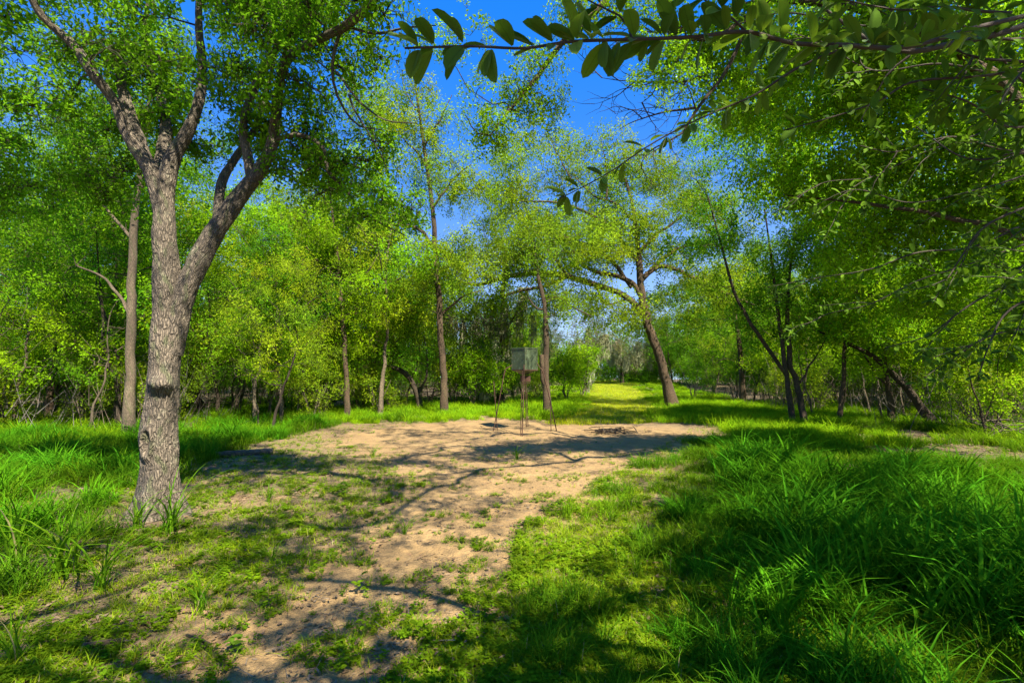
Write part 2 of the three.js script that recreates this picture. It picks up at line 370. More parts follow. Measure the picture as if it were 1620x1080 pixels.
const groundTex = texture(1024, 1024, (u, v) => {
  const a = tn(u, v, 6), b = tn(u + 0.37, v + 0.11, 24), c = tn(u + 0.7, v + 0.5, 90), e = tn(u + 0.2, v + 0.8, 200);
  const speck = smoothstep(tn(u + 0.1, v + 0.9, 150), 0.62, 0.8);
  const s = 0.84 + 0.06 * a + 0.07 * b + 0.07 * c + 0.05 * e - 0.3 * speck;
  return [s, s * (0.985 - 0.015 * b), s * (0.965 - 0.03 * b)];
}, true);
const groundBump = texture(1024, 1024, (u, v) => {
  const s = 0.5 + 0.18 * tn(u, v, 14) + 0.16 * tn(u + 0.4, v + 0.2, 45) + 0.14 * tn(u + 0.7, v + 0.5, 110) + 0.1 * tn(u + 0.2, v + 0.8, 220); return [s, s, s];
});
{
  const N = 400, pos = [], uv = [], c = [], idx = [], f = (s) => 10 * s + 150 * Math.pow(s, 5);
  for (let j = 0; j <= N; j++) for (let i = 0; i <= N; i++) {
    const x = f(i / N * 2 - 1), z = -6 + f(j / N * 2 - 1), Z = zones(x, z);
    const y = groundHeight(x, z) + (1 - Z.sand) * 0.02 * n2(x * 3, z * 3);
    pos.push(x, y, z); uv.push(x / 2.4, z / 2.4);
    const v = 0.5 + 0.5 * fbm(x * 0.8 + 4, z * 0.8), w = 0.5 + 0.5 * fbm(x * 0.35, z * 0.35 + 8, 3);
    const S = [lerp(0.46, 0.32, v), lerp(0.31, 0.203, v), lerp(0.138, 0.084, v)];
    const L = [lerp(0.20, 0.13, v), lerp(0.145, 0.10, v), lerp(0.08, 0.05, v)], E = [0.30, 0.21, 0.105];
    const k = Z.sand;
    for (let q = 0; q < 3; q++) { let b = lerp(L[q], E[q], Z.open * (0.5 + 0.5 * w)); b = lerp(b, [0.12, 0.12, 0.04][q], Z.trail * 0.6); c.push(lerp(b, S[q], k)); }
  }
  for (let j = 0; j < N; j++) for (let i = 0; i < N; i++) { const a = j * (N + 1) + i; idx.push(a, a + N + 1, a + 1, a + 1, a + N + 1, a + N + 2); }
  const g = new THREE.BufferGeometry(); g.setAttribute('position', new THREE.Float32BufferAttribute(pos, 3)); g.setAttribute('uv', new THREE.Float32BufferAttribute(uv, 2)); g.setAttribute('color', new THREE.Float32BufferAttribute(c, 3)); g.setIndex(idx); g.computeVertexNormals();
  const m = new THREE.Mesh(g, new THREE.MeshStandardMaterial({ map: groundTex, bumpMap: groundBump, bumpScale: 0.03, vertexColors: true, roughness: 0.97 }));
  m.name = 'ground'; m.userData.kind = 'structure'; m.receiveShadow = true; scene.add(m);
}

// ------------------------------------------------------------------ the big oak on the left
{
  const base = ground(250, 812), d0 = -base.z, k = d0 / F, P = (x, y, dz = 0) => at(x, y, d0 + dz), R = (w) => w * k * 0.345;
  const t = new Tree('oak_tree', base, 'big grey oak with knotty forked trunk standing in grass at the left of the clearing', 'tree', null, 3);
  t.fineTwigs = t.single = true;
  const knobs = [[250, 604, 0.13, 13, 0.075], [262, 610, 0.13, 12, 0.06], [228, 634, -0.08, 9, 0.10], [234, 524, -0.07, 10, 0.09], [245, 372, -0.06, 9, 0.08], [222, 690, 0.05, 16, 0.03], [285, 655, 0.12, 18, 0.03], [287, 560, 0.1, 14, 0.02]]
    .map(([x, y, f, w, h]) => [at(x, y, d0 - f), w * k, h]);
  const hollow = at(264, 621, d0 - 0.16), scar = at(236, 700, d0 - 0.13);
  const barkBumps = (p, dir, r) => {
    let b = 0;
    const a = Math.atan2(dir.z, dir.x);
    const flare = Math.max(0, 0.6 - (p.y - base.y)) / 0.6; b += flare * flare * 0.16 * (0.65 + 0.75 * Math.cos(a * 4 + 1.2) * 0.6 + 0.3 * n2(a * 1.2 + 4, 1));
    b += r * 0.10 * n3(p.x * 3, p.y * 1.6, p.z * 3);
    const w = p;
    for (const [q, s, h] of knobs) { const e = w.distanceTo(q) / s; if (e < 2.5) b += h * Math.exp(-e * e); }
    const eh = w.distanceTo(hollow) / 0.03; b -= 0.05 * Math.exp(-eh * eh);
    const sx = (w.x - scar.x) / 0.05, sy = (w.y - scar.y) / 0.16, es = Math.hypot(sx, sy); b += w.z > base.z ? 0.035 * Math.exp(-((es - 1) ** 2) * 9) - 0.035 * Math.exp(-es * es * 1.5) : 0;
    const rid = 1 - Math.abs(n3(w.x * 17, w.y * 4.2, w.z * 17)), rid2 = 1 - Math.abs(n3(w.x * 42 + 7, w.y * 14, w.z * 42));
    return b + (Math.min(1, r / 0.12)) * (0.011 * (rid * rid - 0.5) + 0.005 * (rid2 - 0.6));
  };
  const hero = (name, ctrl, rads, sides, step, cap) => {
    const L = ctrl.reduce((s, p, i) => s + (i ? p.distanceTo(ctrl[i - 1]) : 0), 0), s = smoothPath(ctrl, rads, Math.ceil(L / step));
    s.pts.forEach((p, i) => { if (i % Math.ceil(0.15 / step) === 0 && i > 3) t.nodes.push({ p, r: s.rad[i] }); });
    part(name, tube(s.pts.map((p) => t.local(p)), s.rad, sides, { bump: (p, dir, r) => barkBumps(p.clone().add(base), dir, r), cap }), M.oakBark, t.g);
  };
  t.nodes = [];
  // trunk and its left stem
  hero('trunk', [V(base.x, base.y - 0.15, base.z), P(252, 760), P(252, 700), P(257, 620), P(262, 540), P(264, 470), P(261, 400), P(258, 330), P(252, 285, 0.02)], [R(74), R(70), R(67), R(64), R(62), R(60), R(50), R(44), R(50)], 150, 0.014);
  hero('limb', [P(268, 560, 0.02), P(281, 492, 0.02), P(306, 430, 0.05), P(340, 367, 0.12), P(378, 310, 0.2), P(412, 268, 0.25), P(431, 224, 0.3), P(437, 180, 0.3), P(446, 110, 0.2), P(470, 30, 0)], [R(54), R(50), R(46), R(42), R(37), R(32), R(28), R(24), R(16), R(9)], 84, 0.018);
  hero('limb', [P(255, 330), P(237, 268), P(203, 214, -0.1), P(180, 160, -0.2), P(148, 118, -0.35), P(118, 74, -0.4), P(64, 22, -0.6), P(20, -70, -0.9)], [R(34), R(33), R(27), R(23), R(22), R(19), R(16), R(9)], 72, 0.02);
  hero('limb', [P(260, 320, 0.03), P(272, 250, 0.04), P(296, 208, 0.08), P(314, 160, 0.15), P(319, 100, 0.2), P(314, 40, 0.2), P(318, -60, 0.1), P(340, -160, -0.1)], [R(34), R(33), R(26), R(22), R(20), R(16), R(12), R(7)], 64, 0.02);
  hero('limb', [P(238, 270, 0.05), P(212, 200, 0.2), P(196, 150, 0.3), P(189, 108, 0.35)], [R(30), R(26), R(25), R(23)], 56, 0.02, true);
  hero('limb', [P(250, 280, 0.1), P(262, 200, 0.5), P(250, 140, 0.9), P(228, 70, 1.2), P(240, -40, 1.4)], [R(32), R(26), R(20), R(16), R(8)], 40, 0.03);
  hero('limb', [P(398, 292, 0.2), P(392, 250, 0.25), P(384, 205, 0.3), P(394, 160, 0.35), P(416, 112, 0.3), P(452, 55, 0.2), P(500, 10, 0), P(550, -60, -0.2)], [R(24), R(22), R(20), R(19), R(18), R(14), R(11), R(7)], 44, 0.025);
  hero('limb', [P(344, 350, 0.1), P(350, 290, 0.3), P(372, 250, 0.6), P(402, 205, 0.9), P(420, 150, 1.2), P(440, 70, 1.4)], [R(24), R(21), R(18), R(16), R(13), R(7)], 36, 0.03);
  hero('limb', [P(430, 226, 0.3), P(438, 150, 0.1), P(456, 92, -0.2), P(505, 62, -0.5), P(548, 40, -0.8), P(590, 0, -1.1), P(640, -60, -1.5)], [R(20), R(20), R(19), R(17), R(17), R(14), R(9)], 40, 0.025);
  // crooked hanging boughs on the clearing side
  const thin = { sides: 7, wob: 0.05 };
  t.limb('limb', [P(432, 222, 0.3), P(475, 212, 0.2), P(508, 238, 0.2), P(520, 275, 0.2), P(548, 300, 0.3), P(566, 330, 0.4), P(600, 352, 0.5), P(640, 372, 0.7)], [R(13), R(11), R(10), R(9), R(8), R(6), R(5), R(3)], M.oakBark, thin);
  t.limb('limb', [P(540, 44, -0.7), P(528, 75, -0.7), P(524, 118, -0.6), P(540, 165, -0.5), P(566, 198, -0.4), P(604, 205, -0.3)], [R(8), R(7), R(6.5), R(5.5), R(4), R(2)], M.oakBark, thin);
  t.limb('limb', [P(528, 110, -0.6), P(550, 140, -0.7), P(580, 170, -0.8), P(610, 190, -0.9), P(660, 195, -1)], [R(5), R(4.5), R(4), R(3), R(2)], M.oakBark, thin);
  t.limb('limb', [P(545, 40, -0.8), P(600, 52, -0.9), P(640, 44, -1), P(690, 40, -1.1)], [R(6), R(5), R(4), R(2)], M.oakBark, thin);
  t.limb('limb', [P(552, 150, -0.5), P(565, 185, -0.5), P(600, 240, -0.4), P(612, 268, -0.3)], [R(5), R(4), R(3), R(2)], M.oakBark, thin);
  const B = (x, y, rx, ry, n, dz = 0, rz = 0.8, o = {}) => t.blob(P(x, y, dz), rx * k, ry * k, rz, Math.round(n * 0.78), { per: 18, clump: 0.2, size: 1, ...o });
  B(70, 90, 150, 130, 420, 0.2, 1.3); B(230, 60, 130, 90, 420, 0.5, 1.2); B(370, 60, 120, 90, 420, 0.3, 1.2); B(480, 90, 90, 90, 330, 0, 1);
  B(440, 190, 90, 70, 260, 0.5, 0.9); B(90, 240, 140, 90, 330, 0.9, 1.2); B(330, 190, 70, 70, 130, 0.9, 0.6); B(560, 40, 80, 60, 150, -0.6, 0.7); B(500, 280, 70, 60, 150, 0.5, 0.6); B(560, 240, 60, 60, 110, 0.2, 0.5); B(600, 330, 60, 50, 110, 0.5, 0.5);
  B(260, 60, 110, 50, 70, -0.7, 0.5); B(150, -120, 260, 120, 200, 0, 1.8, { size: 1.3 }); B(460, -110, 200, 100, 190, -0.4, 1.5, { size: 1.3 }); B(245, 190, 60, 40, 70, 0.7, 0.5);
  B(205, 285, 60, 30, 60, 0.6, 0.4); B(-60, 250, 120, 160, 260, 0.5, 1.2);
  t.finish(SPRAY.near, M.oakBark);
}

// ------------------------------------------------------------------ trees with a trunk that the picture shows
const WL = 'trees along the left side of the clearing';
pictureTree('tree', 'straight pale trunk close behind the big forked oak on its left', { seed: 21, mat: M.paleBark, trunk: [[203, 692, 25], [205, 600, 22], [207, 480, 20], [211, 360, 17], [224, 250, 12], [236, 150, 8], [240, 60, 4]],
  limbs: [[[206, 500, 9], [190, 470, 8], [165, 440, 6], [120, 420, 4]], [[210, 380, 8], [170, 330, 7], [140, 290, 5], [110, 230, 3]], [[218, 300, 8], [270, 260, 6], [310, 200, 4]]],
  crown: [[120, 330, 110, 110, 460, 0.5], [250, 240, 120, 110, 460, 1], [170, 160, 130, 90, 380], [80, 440, 70, 60, 160, 0.5]], blob: { clump: 0.45 } });
pictureTree('tree', 'slender brown tree leaning right, at the far left of the wood', { seed: 22, mat: M.brownBark, trunk: [[76, 664, 15], [84, 560, 12], [99, 480, 11], [117, 385, 8], [132, 300, 5], [140, 220, 3]],
  limbs: [[[92, 520, 6], [50, 470, 5], [0, 430, 3]]], crown: [[30, 360, 130, 100, 420, 0], [110, 280, 110, 100, 320, 1], [-40, 230, 130, 120, 360, 0], [60, 470, 90, 50, 160]], blob: { clump: 0.5 } });
pictureTree('dead_tree', 'short dark snag with broken branches just right of the big oak trunk', { seed: 23, mat: M.darkBark, trunk: [[319, 658, 12], [309, 602, 11], [297, 568, 9], [290, 540, 6]],
  limbs: [[[300, 580, 5], [310, 560, 3], [316, 545, 1.5]], [[305, 592, 5], [285, 600, 3], [275, 580, 1.5]], [[295, 560, 4], [283, 545, 2], [278, 520, 1]]] });
pictureTree('tree', 'dark slender trunk rising at the left edge of the sandy patch', { seed: 24, mat: M.brownBark, trunk: [[549, 664, 11], [548, 600, 10], [541, 490, 9], [533, 400, 7], [522, 310, 4], [515, 240, 2.5]],
  limbs: [[[542, 480, 5], [575, 440, 4], [600, 400, 2]], [[538, 440, 5], [500, 410, 4], [470, 370, 2]]],
  crown: [[560, 390, 80, 60, 250, 0.5], [500, 330, 80, 70, 260, 1], [590, 470, 70, 60, 200, 1], [480, 430, 70, 60, 180, 0]], sprays: SPRAY.yel, blob: { clump: 0.5 } });
pictureTree('tree', 'tall straight thin-crowned tree left of the metal feeder', { seed: 25, mat: M.brownBark, wob: 0.05, trunk: [[703, 657, 15], [702, 600, 13], [697, 520, 12.5], [690, 420, 11], [684, 330, 9], [672, 240, 7], [662, 170, 5], [656, 125, 3]],
  limbs: [[[690, 400, 8], [665, 365, 7], [620, 355, 5], [585, 362, 3]], [[684, 330, 5], [720, 280, 4], [745, 260, 2]], [[675, 260, 5], [640, 220, 3], [615, 180, 2]], [[670, 235, 5], [700, 180, 3], [715, 150, 1.5]], [[695, 500, 6], [730, 470, 4], [760, 460, 2]], [[664, 180, 3], [640, 140, 2], [636, 110, 1]]],
  crown: [[665, 185, 60, 55, 210], [690, 290, 65, 50, 190], [630, 250, 70, 60, 260], [610, 350, 70, 40, 190], [600, 180, 50, 60, 150], [730, 420, 70, 50, 220, -0.5], [650, 460, 50, 40, 130], [745, 330, 40, 40, 80]], sprays: SPRAY.yel, blob: { clump: 0.5, flat: 0.5 } });
pictureTree('tree', 'dark crooked tree leaning left over dead brush beside the tall straight tree', { seed: 26, mat: M.darkBark, trunk: [[666, 652, 12], [660, 625, 11], [640, 590, 10], [600, 575, 8], [560, 566, 7], [520, 540, 5], [500, 510, 3]],
  limbs: [[[660, 625, 7], [672, 600, 5], [676, 570, 3], [670, 530, 2]]], crown: [[600, 530, 80, 40, 260, 0.3], [640, 500, 60, 50, 220, 0.5], [530, 500, 60, 50, 180, 0]], sprays: SPRAY.yel, blob: { clump: 0.45 } });
pictureTree('tree', 'slim knobbly tree with a cut stub beside it, just right of the metal feeder', { seed: 27, mat: M.brownBark, trunk: [[867, 656, 16], [864, 610, 13], [864, 545, 11], [861, 480, 9], [852, 440, 7], [845, 380, 4]],
  limbs: [[[864, 640, 11], [861, 605, 10], [858, 575, 10], [857, 561, 10]], [[860, 480, 5], [880, 470, 4], [905, 485, 3], [935, 500, 2]], [[862, 490, 4], [846, 484, 3], [836, 470, 2]]],
  crown: [[840, 400, 50, 40, 140], [900, 490, 30, 20, 60]], sprays: SPRAY.yel, blob: { clump: 0.5 } });
pictureTree('oak_tree', 'arching oak leaning over the grassy track, with long level limbs reaching left', { seed: 28, mat: M.brownBark, wob: 0.08, sides: 14,
  trunk: [[1066, 646, 24], [1052, 595, 19], [1037, 545, 18], [1024, 505, 17], [1016, 470, 15], [1012, 420, 13], [1007, 370, 10], [1000, 320, 7], [988, 280, 4]],
  limbs: [[[1026, 508, 13], [1004, 480, 12.5], [975, 462, 12], [940, 450, 12.5], [895, 436, 12], [850, 432, 11], [800, 438, 9], [755, 450, 7], [705, 440, 4]],
    [[1018, 475, 11], [1000, 448, 10.5], [975, 436, 10], [945, 430, 8], [925, 420, 6], [900, 385, 4], [880, 350, 2]],
    [[1014, 440, 9], [1050, 420, 9], [1100, 440, 8], [1150, 465, 7], [1200, 485, 4]], [[1010, 400, 8], [1040, 370, 7], [1075, 345, 5], [1110, 310, 3]],
    [[1004, 350, 6], [970, 320, 5], [940, 310, 4], [910, 280, 2]], [[900, 437, 9], [860, 452, 7], [815, 462, 6], [760, 482, 3]], [[1000, 455, 9], [960, 405, 8], [900, 378, 7], [830, 372, 5], [765, 390, 3]], [[1010, 415, 8], [955, 352, 7], [890, 322, 5], [825, 318, 3]], [[1014, 445, 9], [1060, 400, 8], [1110, 385, 6], [1170, 400, 3]], [[940, 450, 6], [960, 480, 4], [1000, 470, 3]], [[900, 437, 6], [870, 400, 5], [850, 370, 4], [830, 330, 2]], [[850, 432, 5], [860, 400, 4], [872, 380, 3]], [[960, 315, 4], [960, 270, 3], [955, 240, 1.5], [950, 215, 1]], [[905, 285, 3], [880, 240, 2], [870, 215, 1]]],
  crown: [[860, 390, 140, 45, 760, -1], [770, 425, 100, 40, 420, -1], [960, 380, 110, 55, 560, 0], [900, 320, 120, 60, 520, 1], [1060, 370, 110, 60, 520, 0.5], [1120, 440, 100, 40, 400, 0], [870, 245, 70, 50, 240, 1], [960, 265, 70, 50, 240, 1], [800, 300, 60, 60, 220, 1], [1040, 270, 70, 60, 240, 1], [1060, 500, 50, 40, 110, 1], [1090, 290, 90, 50, 260, 2], [930, 480, 80, 30, 170, -1], [880, 465, 80, 28, 170, -1], [760, 470, 70, 28, 150, -1], [985, 500, 50, 26, 120, 0.5], [790, 340, 60, 50, 140, 1]],
  sprays: SPRAY.yel, blob: { clump: 0.55, flat: 0.35, per: 12, size: 1.2 } });
pictureTree('tree', 'short brown trunk right of the arching oak with drooping crown', { seed: 29, mat: M.brownBark, trunk: [[1175, 640, 13], [1174, 590, 11], [1168, 530, 9], [1160, 480, 5]], crown: [[1165, 500, 90, 60, 330], [1120, 550, 60, 40, 120], [1220, 560, 50, 40, 100]], blob: { clump: 0.6, size: 1.2 } });
pictureTree('tree', 'many-stemmed dark tree with crossing trunks in the tall grass right of the sand', { seed: 30, mat: M.darkBark, trunk: [[1256, 674, 12], [1247, 610, 11], [1240, 560, 9], [1232, 500, 8], [1222, 420, 5], [1210, 330, 3]],
  limbs: [[[1274, 672, 16], [1263, 615, 13], [1250, 565, 12], [1246, 510, 10], [1250, 430, 6], [1262, 340, 3]], [[1244, 592, 9], [1218, 555, 9], [1190, 515, 8], [1165, 470, 7], [1142, 390, 5], [1120, 310, 3]], [[1262, 610, 6], [1285, 575, 4], [1310, 530, 2]]],
  crown: [[1190, 330, 130, 100, 520, 0], [1280, 400, 90, 80, 320, 0], [1130, 400, 70, 60, 220, 0], [1230, 500, 80, 40, 220, 0.4], [1180, 230, 110, 70, 330, 0.5]], blob: { clump: 0.5 } });
pictureTree('tree', 'thin sapling standing alone right of the many-stemmed dark tree', { seed: 31, mat: M.brownBark, trunk: [[1326, 672, 10], [1335, 600, 9], [1339, 520, 8], [1341, 430, 7], [1343, 330, 4], [1350, 250, 2]],
  limbs: [[[1338, 540, 3], [1370, 480, 2], [1390, 450, 1]], [[1340, 450, 3], [1310, 400, 2]]], crown: [[1340, 350, 90, 80, 380], [1390, 450, 70, 60, 220], [1310, 470, 50, 50, 130]], sprays: SPRAY.lime, blob: { clump: 0.45 } });
pictureTree('tree', 'stout brown trunk beside the dark leaning trunk in the right-hand wood', { seed: 32, mat: M.brownBark, trunk: [[1413, 672, 16], [1409, 630, 14], [1401, 585, 12], [1398, 530, 8]], limbs: [[[1405, 610, 7], [1380, 580, 5], [1360, 550, 3]]], crown: [[1410, 520, 90, 60, 380], [1470, 560, 60, 50, 160]], sprays: SPRAY.lime, blob: { clump: 0.45 } });
pictureTree('tree', 'dark half-fallen trunk leaning steeply left in the right-hand wood', { seed: 33, mat: M.darkBark, trunk: [[1484, 674, 24], [1455, 640, 20], [1425, 605, 16], [1385, 566, 12], [1335, 540, 8], [1290, 522, 4]], crown: [[1320, 510, 70, 40, 180], [1400, 540, 50, 30, 90]], sprays: SPRAY.lime, blob: { clump: 0.45 } });
pictureTree('tree', 'grey upright trunk just right of the dark half-fallen trunk', { seed: 34, mat: M.brownBark, trunk: [[1484, 657, 14], [1479, 612, 12], [1471, 560, 9], [1468, 500, 5]], limbs: [[[1480, 620, 5], [1500, 585, 4], [1520, 540, 2]]], crown: [[1490, 490, 100, 60, 380], [1550, 560, 70, 40, 160]], sprays: SPRAY.lime, blob: { clump: 0.45 } });
pictureTree('tree', 'thin whippy sapling at the right edge beside the leaf litter', { seed: 35, mat: M.brownBark, trunk: [[1560, 696, 6], [1552, 650, 5], [1537, 605, 4], [1530, 560, 2]], limbs: [[[1556, 670, 4], [1575, 620, 3], [1580, 570, 2]], [[1560, 690, 4], [1590, 650, 3], [1600, 600, 2]]], crown: [[1545, 560, 60, 40, 150], [1590, 600, 40, 40, 90]], sprays: SPRAY.lime, blob: { clump: 0.3, size: 0.8 } });

// grey trees hung with moss behind the feeder
const mossStrand = (() => {
  const r = rngOf(77), t = new Tri();
  for (let i = 0; i < 26; i++) {
    let p = V(gauss(r) * 0.12, 0, gauss(r) * 0.12); const L = 0.5 + r() * 0.9, c = 0.75 + 0.5 * r();
    for (let k = 0; k < 4; k++) { const q = p.clone().add(V(gauss(r) * 0.05, -L / 4, gauss(r) * 0.05)); t.add(p, p.clone().add(V(0.035 * (1 - k * 0.2), 0, 0.02)), q, [0.33 * c, 0.34 * c, 0.2 * c]); t.add(q, p.clone().add(V(0.02, 0, -0.03)), p, [0.3 * c, 0.31 * c, 0.18 * c]); p = q; }
  }
  return t.build();
})();
function mossTree(label, opt) {
  const t = pictureTree('mossy_tree', label, { mat: M.darkBark, sprays: SPRAY.grey, ...opt }), places = [];
  for (let i = 0; i < (opt.moss ?? 90); i++) { const n = t.nodes[Math.floor(t.r() * t.nodes.length)]; if (n.p.y > 1) places.push([t.local(n.p).add(V(gauss(t.r) * 0.3, -0.05, gauss(t.r) * 0.3)), UP, 0.7 + t.r() * 0.9, 0.8 + 0.4 * t.r()]); }
  instanced('moss', mossStrand, M.moss, places, t.g, 'stuff', 9, 0.05);
}
mossTree('moss-hung grey tree rising directly behind the metal feeder', { seed: 41, trunk: [[793, 640, 14], [790, 590, 12], [794, 520, 10], [796, 460, 7], [800, 400, 4]], limbs: [[[792, 560, 6], [770, 520, 5], [752, 480, 3]], [[794, 530, 6], [820, 490, 4], [835, 450, 2]]], crown: [[790, 470, 70, 50, 80], [830, 510, 50, 40, 60], [770, 540, 50, 40, 60]], moss: 26, sprays: SPRAY.yel, blob: { clump: 0.8 } });
mossTree('moss-hung grey tree at the far end of the grassy track', { seed: 42, trunk: [[985, 612, 7], [983, 585, 6], [978, 560, 5], [975, 535, 3]], limbs: [[[982, 575, 4], [1000, 555, 3], [1010, 540, 2]], [[982, 570, 3], [965, 550, 2], [955, 540, 1]]], crown: [[980, 550, 40, 25, 90], [1010, 565, 30, 20, 50]], moss: 130, blob: { clump: 1.3, size: 1.4 } });
mossTree('moss-hung grey tree left of the metal feeder beyond the bright shrub', { seed: 43, trunk: [[757, 640, 10], [760, 590, 8], [757, 540, 7], [750, 490, 4]], limbs: [[[759, 560, 5], [740, 530, 4], [728, 500, 2]]], crown: [[752, 510, 50, 40, 110]], moss: 40, blob: { clump: 0.8 } });
mossTree('moss-hung grey tree between the slim knobbly tree and the track', { seed: 44, trunk: [[925, 620, 7], [927, 590, 6], [930, 560, 5], [935, 525, 3]], limbs: [[[927, 580, 4], [945, 550, 3], [955, 530, 2]]], crown: [[932, 540, 40, 30, 110]], moss: 90, blob: { clump: 1.2, size: 1.3 } });

// ------------------------------------------------------------------ the wood: a few kinds of tree, copied one by one
function woodTree(seed, H, { r0 = 0.09, mat = M.brownBark, sprays = SPRAY.mid, n = 300, lean = 0.1, from = 0.26, width = 0.27, stems = 1, name = 'tree', clump = 0.5, size = 1, per = 14, nb = 6, minR = 0.006 } = {}) {
  const r = rngOf(seed * 101 + 7), t = new Tree(name, V(0, 0, 0), 'x', 'tree', null, seed);
  for (let s = 0; s < stems; s++) {
    const az = r() * 6.28, k = stems > 1 ? 0.25 : lean, dx = Math.cos(az) * k, dz = Math.sin(az) * k, h = H * (0.8 + 0.2 * r()), b = stems > 1 ? 0.12 : 0;
    const c = [V(dx * b, -0.1, dz * b)], rad = [r0 * 1.25];
    for (let i = 1; i <= 5; i++) { const u = i / 5; c.push(V(dx * h * u + gauss(r) * 0.05 * h * u, h * u * 0.92, dz * h * u + gauss(r) * 0.05 * h * u)); rad.push(r0 * (1 - 0.85 * u)); }
    t.limb('trunk', c, rad, mat, { sides: 8, wob: 0.06, bump: (p, d, q) => q * 0.12 * n3(p.x * 5 + seed, p.y * 3, p.z * 5) });
    for (let i = 0; i < nb / stems; i++) {
      const u = from + (0.85 - from) * r(), q = new THREE.CatmullRomCurve3(c).getPoint(u), a = r() * 6.28, L = H * width * (0.5 + 0.6 * r());
      t.limb('limb', [q, q.clone().add(V(Math.cos(a) * L * 0.4, L * 0.12, Math.sin(a) * L * 0.4)), q.clone().add(V(Math.cos(a) * L, L * (0.3 + 0.4 * r()), Math.sin(a) * L))], [r0 * 0.5 * (1 - u * 0.6), r0 * 0.32, r0 * 0.1], mat, { sides: 5, wob: 0.15 });
    }
  }
  for (let i = 0; i < 7; i++) {
    const u = from + (1.02 - from) * (i + 0.5) / 7, w = H * width * (1.15 - 0.7 * Math.abs(u - 0.55)), a = r() * 6.28;
    t.blob(V(Math.cos(a) * w * 0.45, H * u, Math.sin(a) * w * 0.45), w * 0.85, H * 0.1, w * 0.85, n / 7, { clump, per, size, minR, sides: 3, flat: 0.5 });
  }
  t.finish(sprays, mat);
  return t.g;
}
function shrub(seed, h, w, { sprays = SPRAY.lime, n = 160, mat = M.greyTwig, name = 'shrub', clump = 0.35, size = 0.9 } = {}) {
  const r = rngOf(seed * 57 + 3), t = new Tree(name, V(0, 0, 0), 'x', 'shrub', null, seed);
  for (let i = 0; i < 6; i++) { const a = i + r(), q = w * (0.3 + 0.5 * r()); t.limb('stem', [V(gauss(r) * 0.1, -0.05, gauss(r) * 0.1), V(Math.cos(a) * q * 0.5, h * 0.4, Math.sin(a) * q * 0.5), V(Math.cos(a) * q, h * (0.7 + 0.2 * r()), Math.sin(a) * q)], [0.025, 0.018, 0.008], mat, { sides: 4, wob: 0.1 }); }
  for (let i = 0; i < 5; i++) { const a = r() * 6.28, q = w * 0.45 * r(); t.blob(V(Math.cos(a) * q, h * (0.4 + 0.45 * r()), Math.sin(a) * q), w * 0.6, h * 0.3, w * 0.6, n / 5, { per: 10, clump, size, sides: 3, flat: 0.8, hollow: 0.1 }); }
  t.finish(sprays, mat, { crown: 'foliage' });
  return t.g;
}
const KIND = [
  () => woodTree(101, 8, { n: 400, mat: M.paleBark, r0: 0.06 }),
  () => woodTree(102, 9, { n: 460, mat: M.paleBark, r0: 0.075, sprays: SPRAY.lime }),
  () => woodTree(103, 6.5, { n: 340, mat: M.darkBark, r0: 0.055, lean: 0.25, stems: 2, from: 0.15 }),
  () => woodTree(104, 7.5, { n: 380, mat: M.darkBark, r0: 0.06, sprays: SPRAY.yel, lean: 0.18 }),
  () => woodTree(105, 10, { n: 330, mat: M.brownBark, r0: 0.11, sprays: SPRAY.far, clump: 0.8, from: 0.1 }),
  () => woodTree(106, 9, { n: 300, mat: M.darkBark, r0: 0.1, sprays: SPRAY.farLime, clump: 0.8, from: 0.1 }),
  () => shrub(111, 2.6, 1.4, { n: 190 }),
  () => shrub(112, 3.4, 1.6, { n: 210, sprays: SPRAY.mid }),
  () => shrub(113, 1.9, 1.2, { n: 110, sprays: SPRAY.yel }),
  () => woodTree(108, 4.6, { n: 80, mat: M.paleBark, r0: 0.028, sprays: SPRAY.lime, clump: 0.35, per: 8, from: 0.3, width: 0.2, lean: 0.16, size: 0.8 }),
  () => woodTree(107, 9, { n: 200, mat: M.greyTwig, r0: 0.12, sprays: SPRAY.grey, clump: 0.9, from: 0.25 }),
];
const made = [];
function plant(kind, p, turn, scale, label, group) {
  let o;
  if (!made[kind]) { o = made[kind] = KIND[kind](); o.position.copy(p); o.rotation.y = turn; o.scale.setScalar(scale); }
  else o = copyOf(made[kind], p, turn, scale);
  o.userData = { label, category: kind >= 6 && kind <= 8 ? 'shrub' : 'tree', group };
  return o;
}
const MARKS = [[76, 'at the far left'], [203, 'left of the pale trunk'], [330, 'behind the big oak'], [430, 'just right of the big oak'], [549, 'left of the dark slender trunk'], [703, 'left of the tall straight tree'], [830, 'left of the feeder'], [960, 'right of the feeder'], [1066, 'around the grassy track'], [1175, 'right of the arching oak'], [1262, 'left of the many-stemmed tree'], [1340, 'beside the thin sapling'], [1484, 'by the half-fallen trunk'], [9999, 'at the far right']];
const LOOK = ['slim brown mid-green tree', 'slim pale-stemmed bright tree', 'low twin-stemmed dark tree', 'small dark yellow-green tree', 'taller brown deep-green tree', 'taller dark bright-crowned tree', 'bright green shrub', 'tall mid-green shrub', 'low yellow-green shrub', 'thin bright sapling', 'grey sparse tree'];
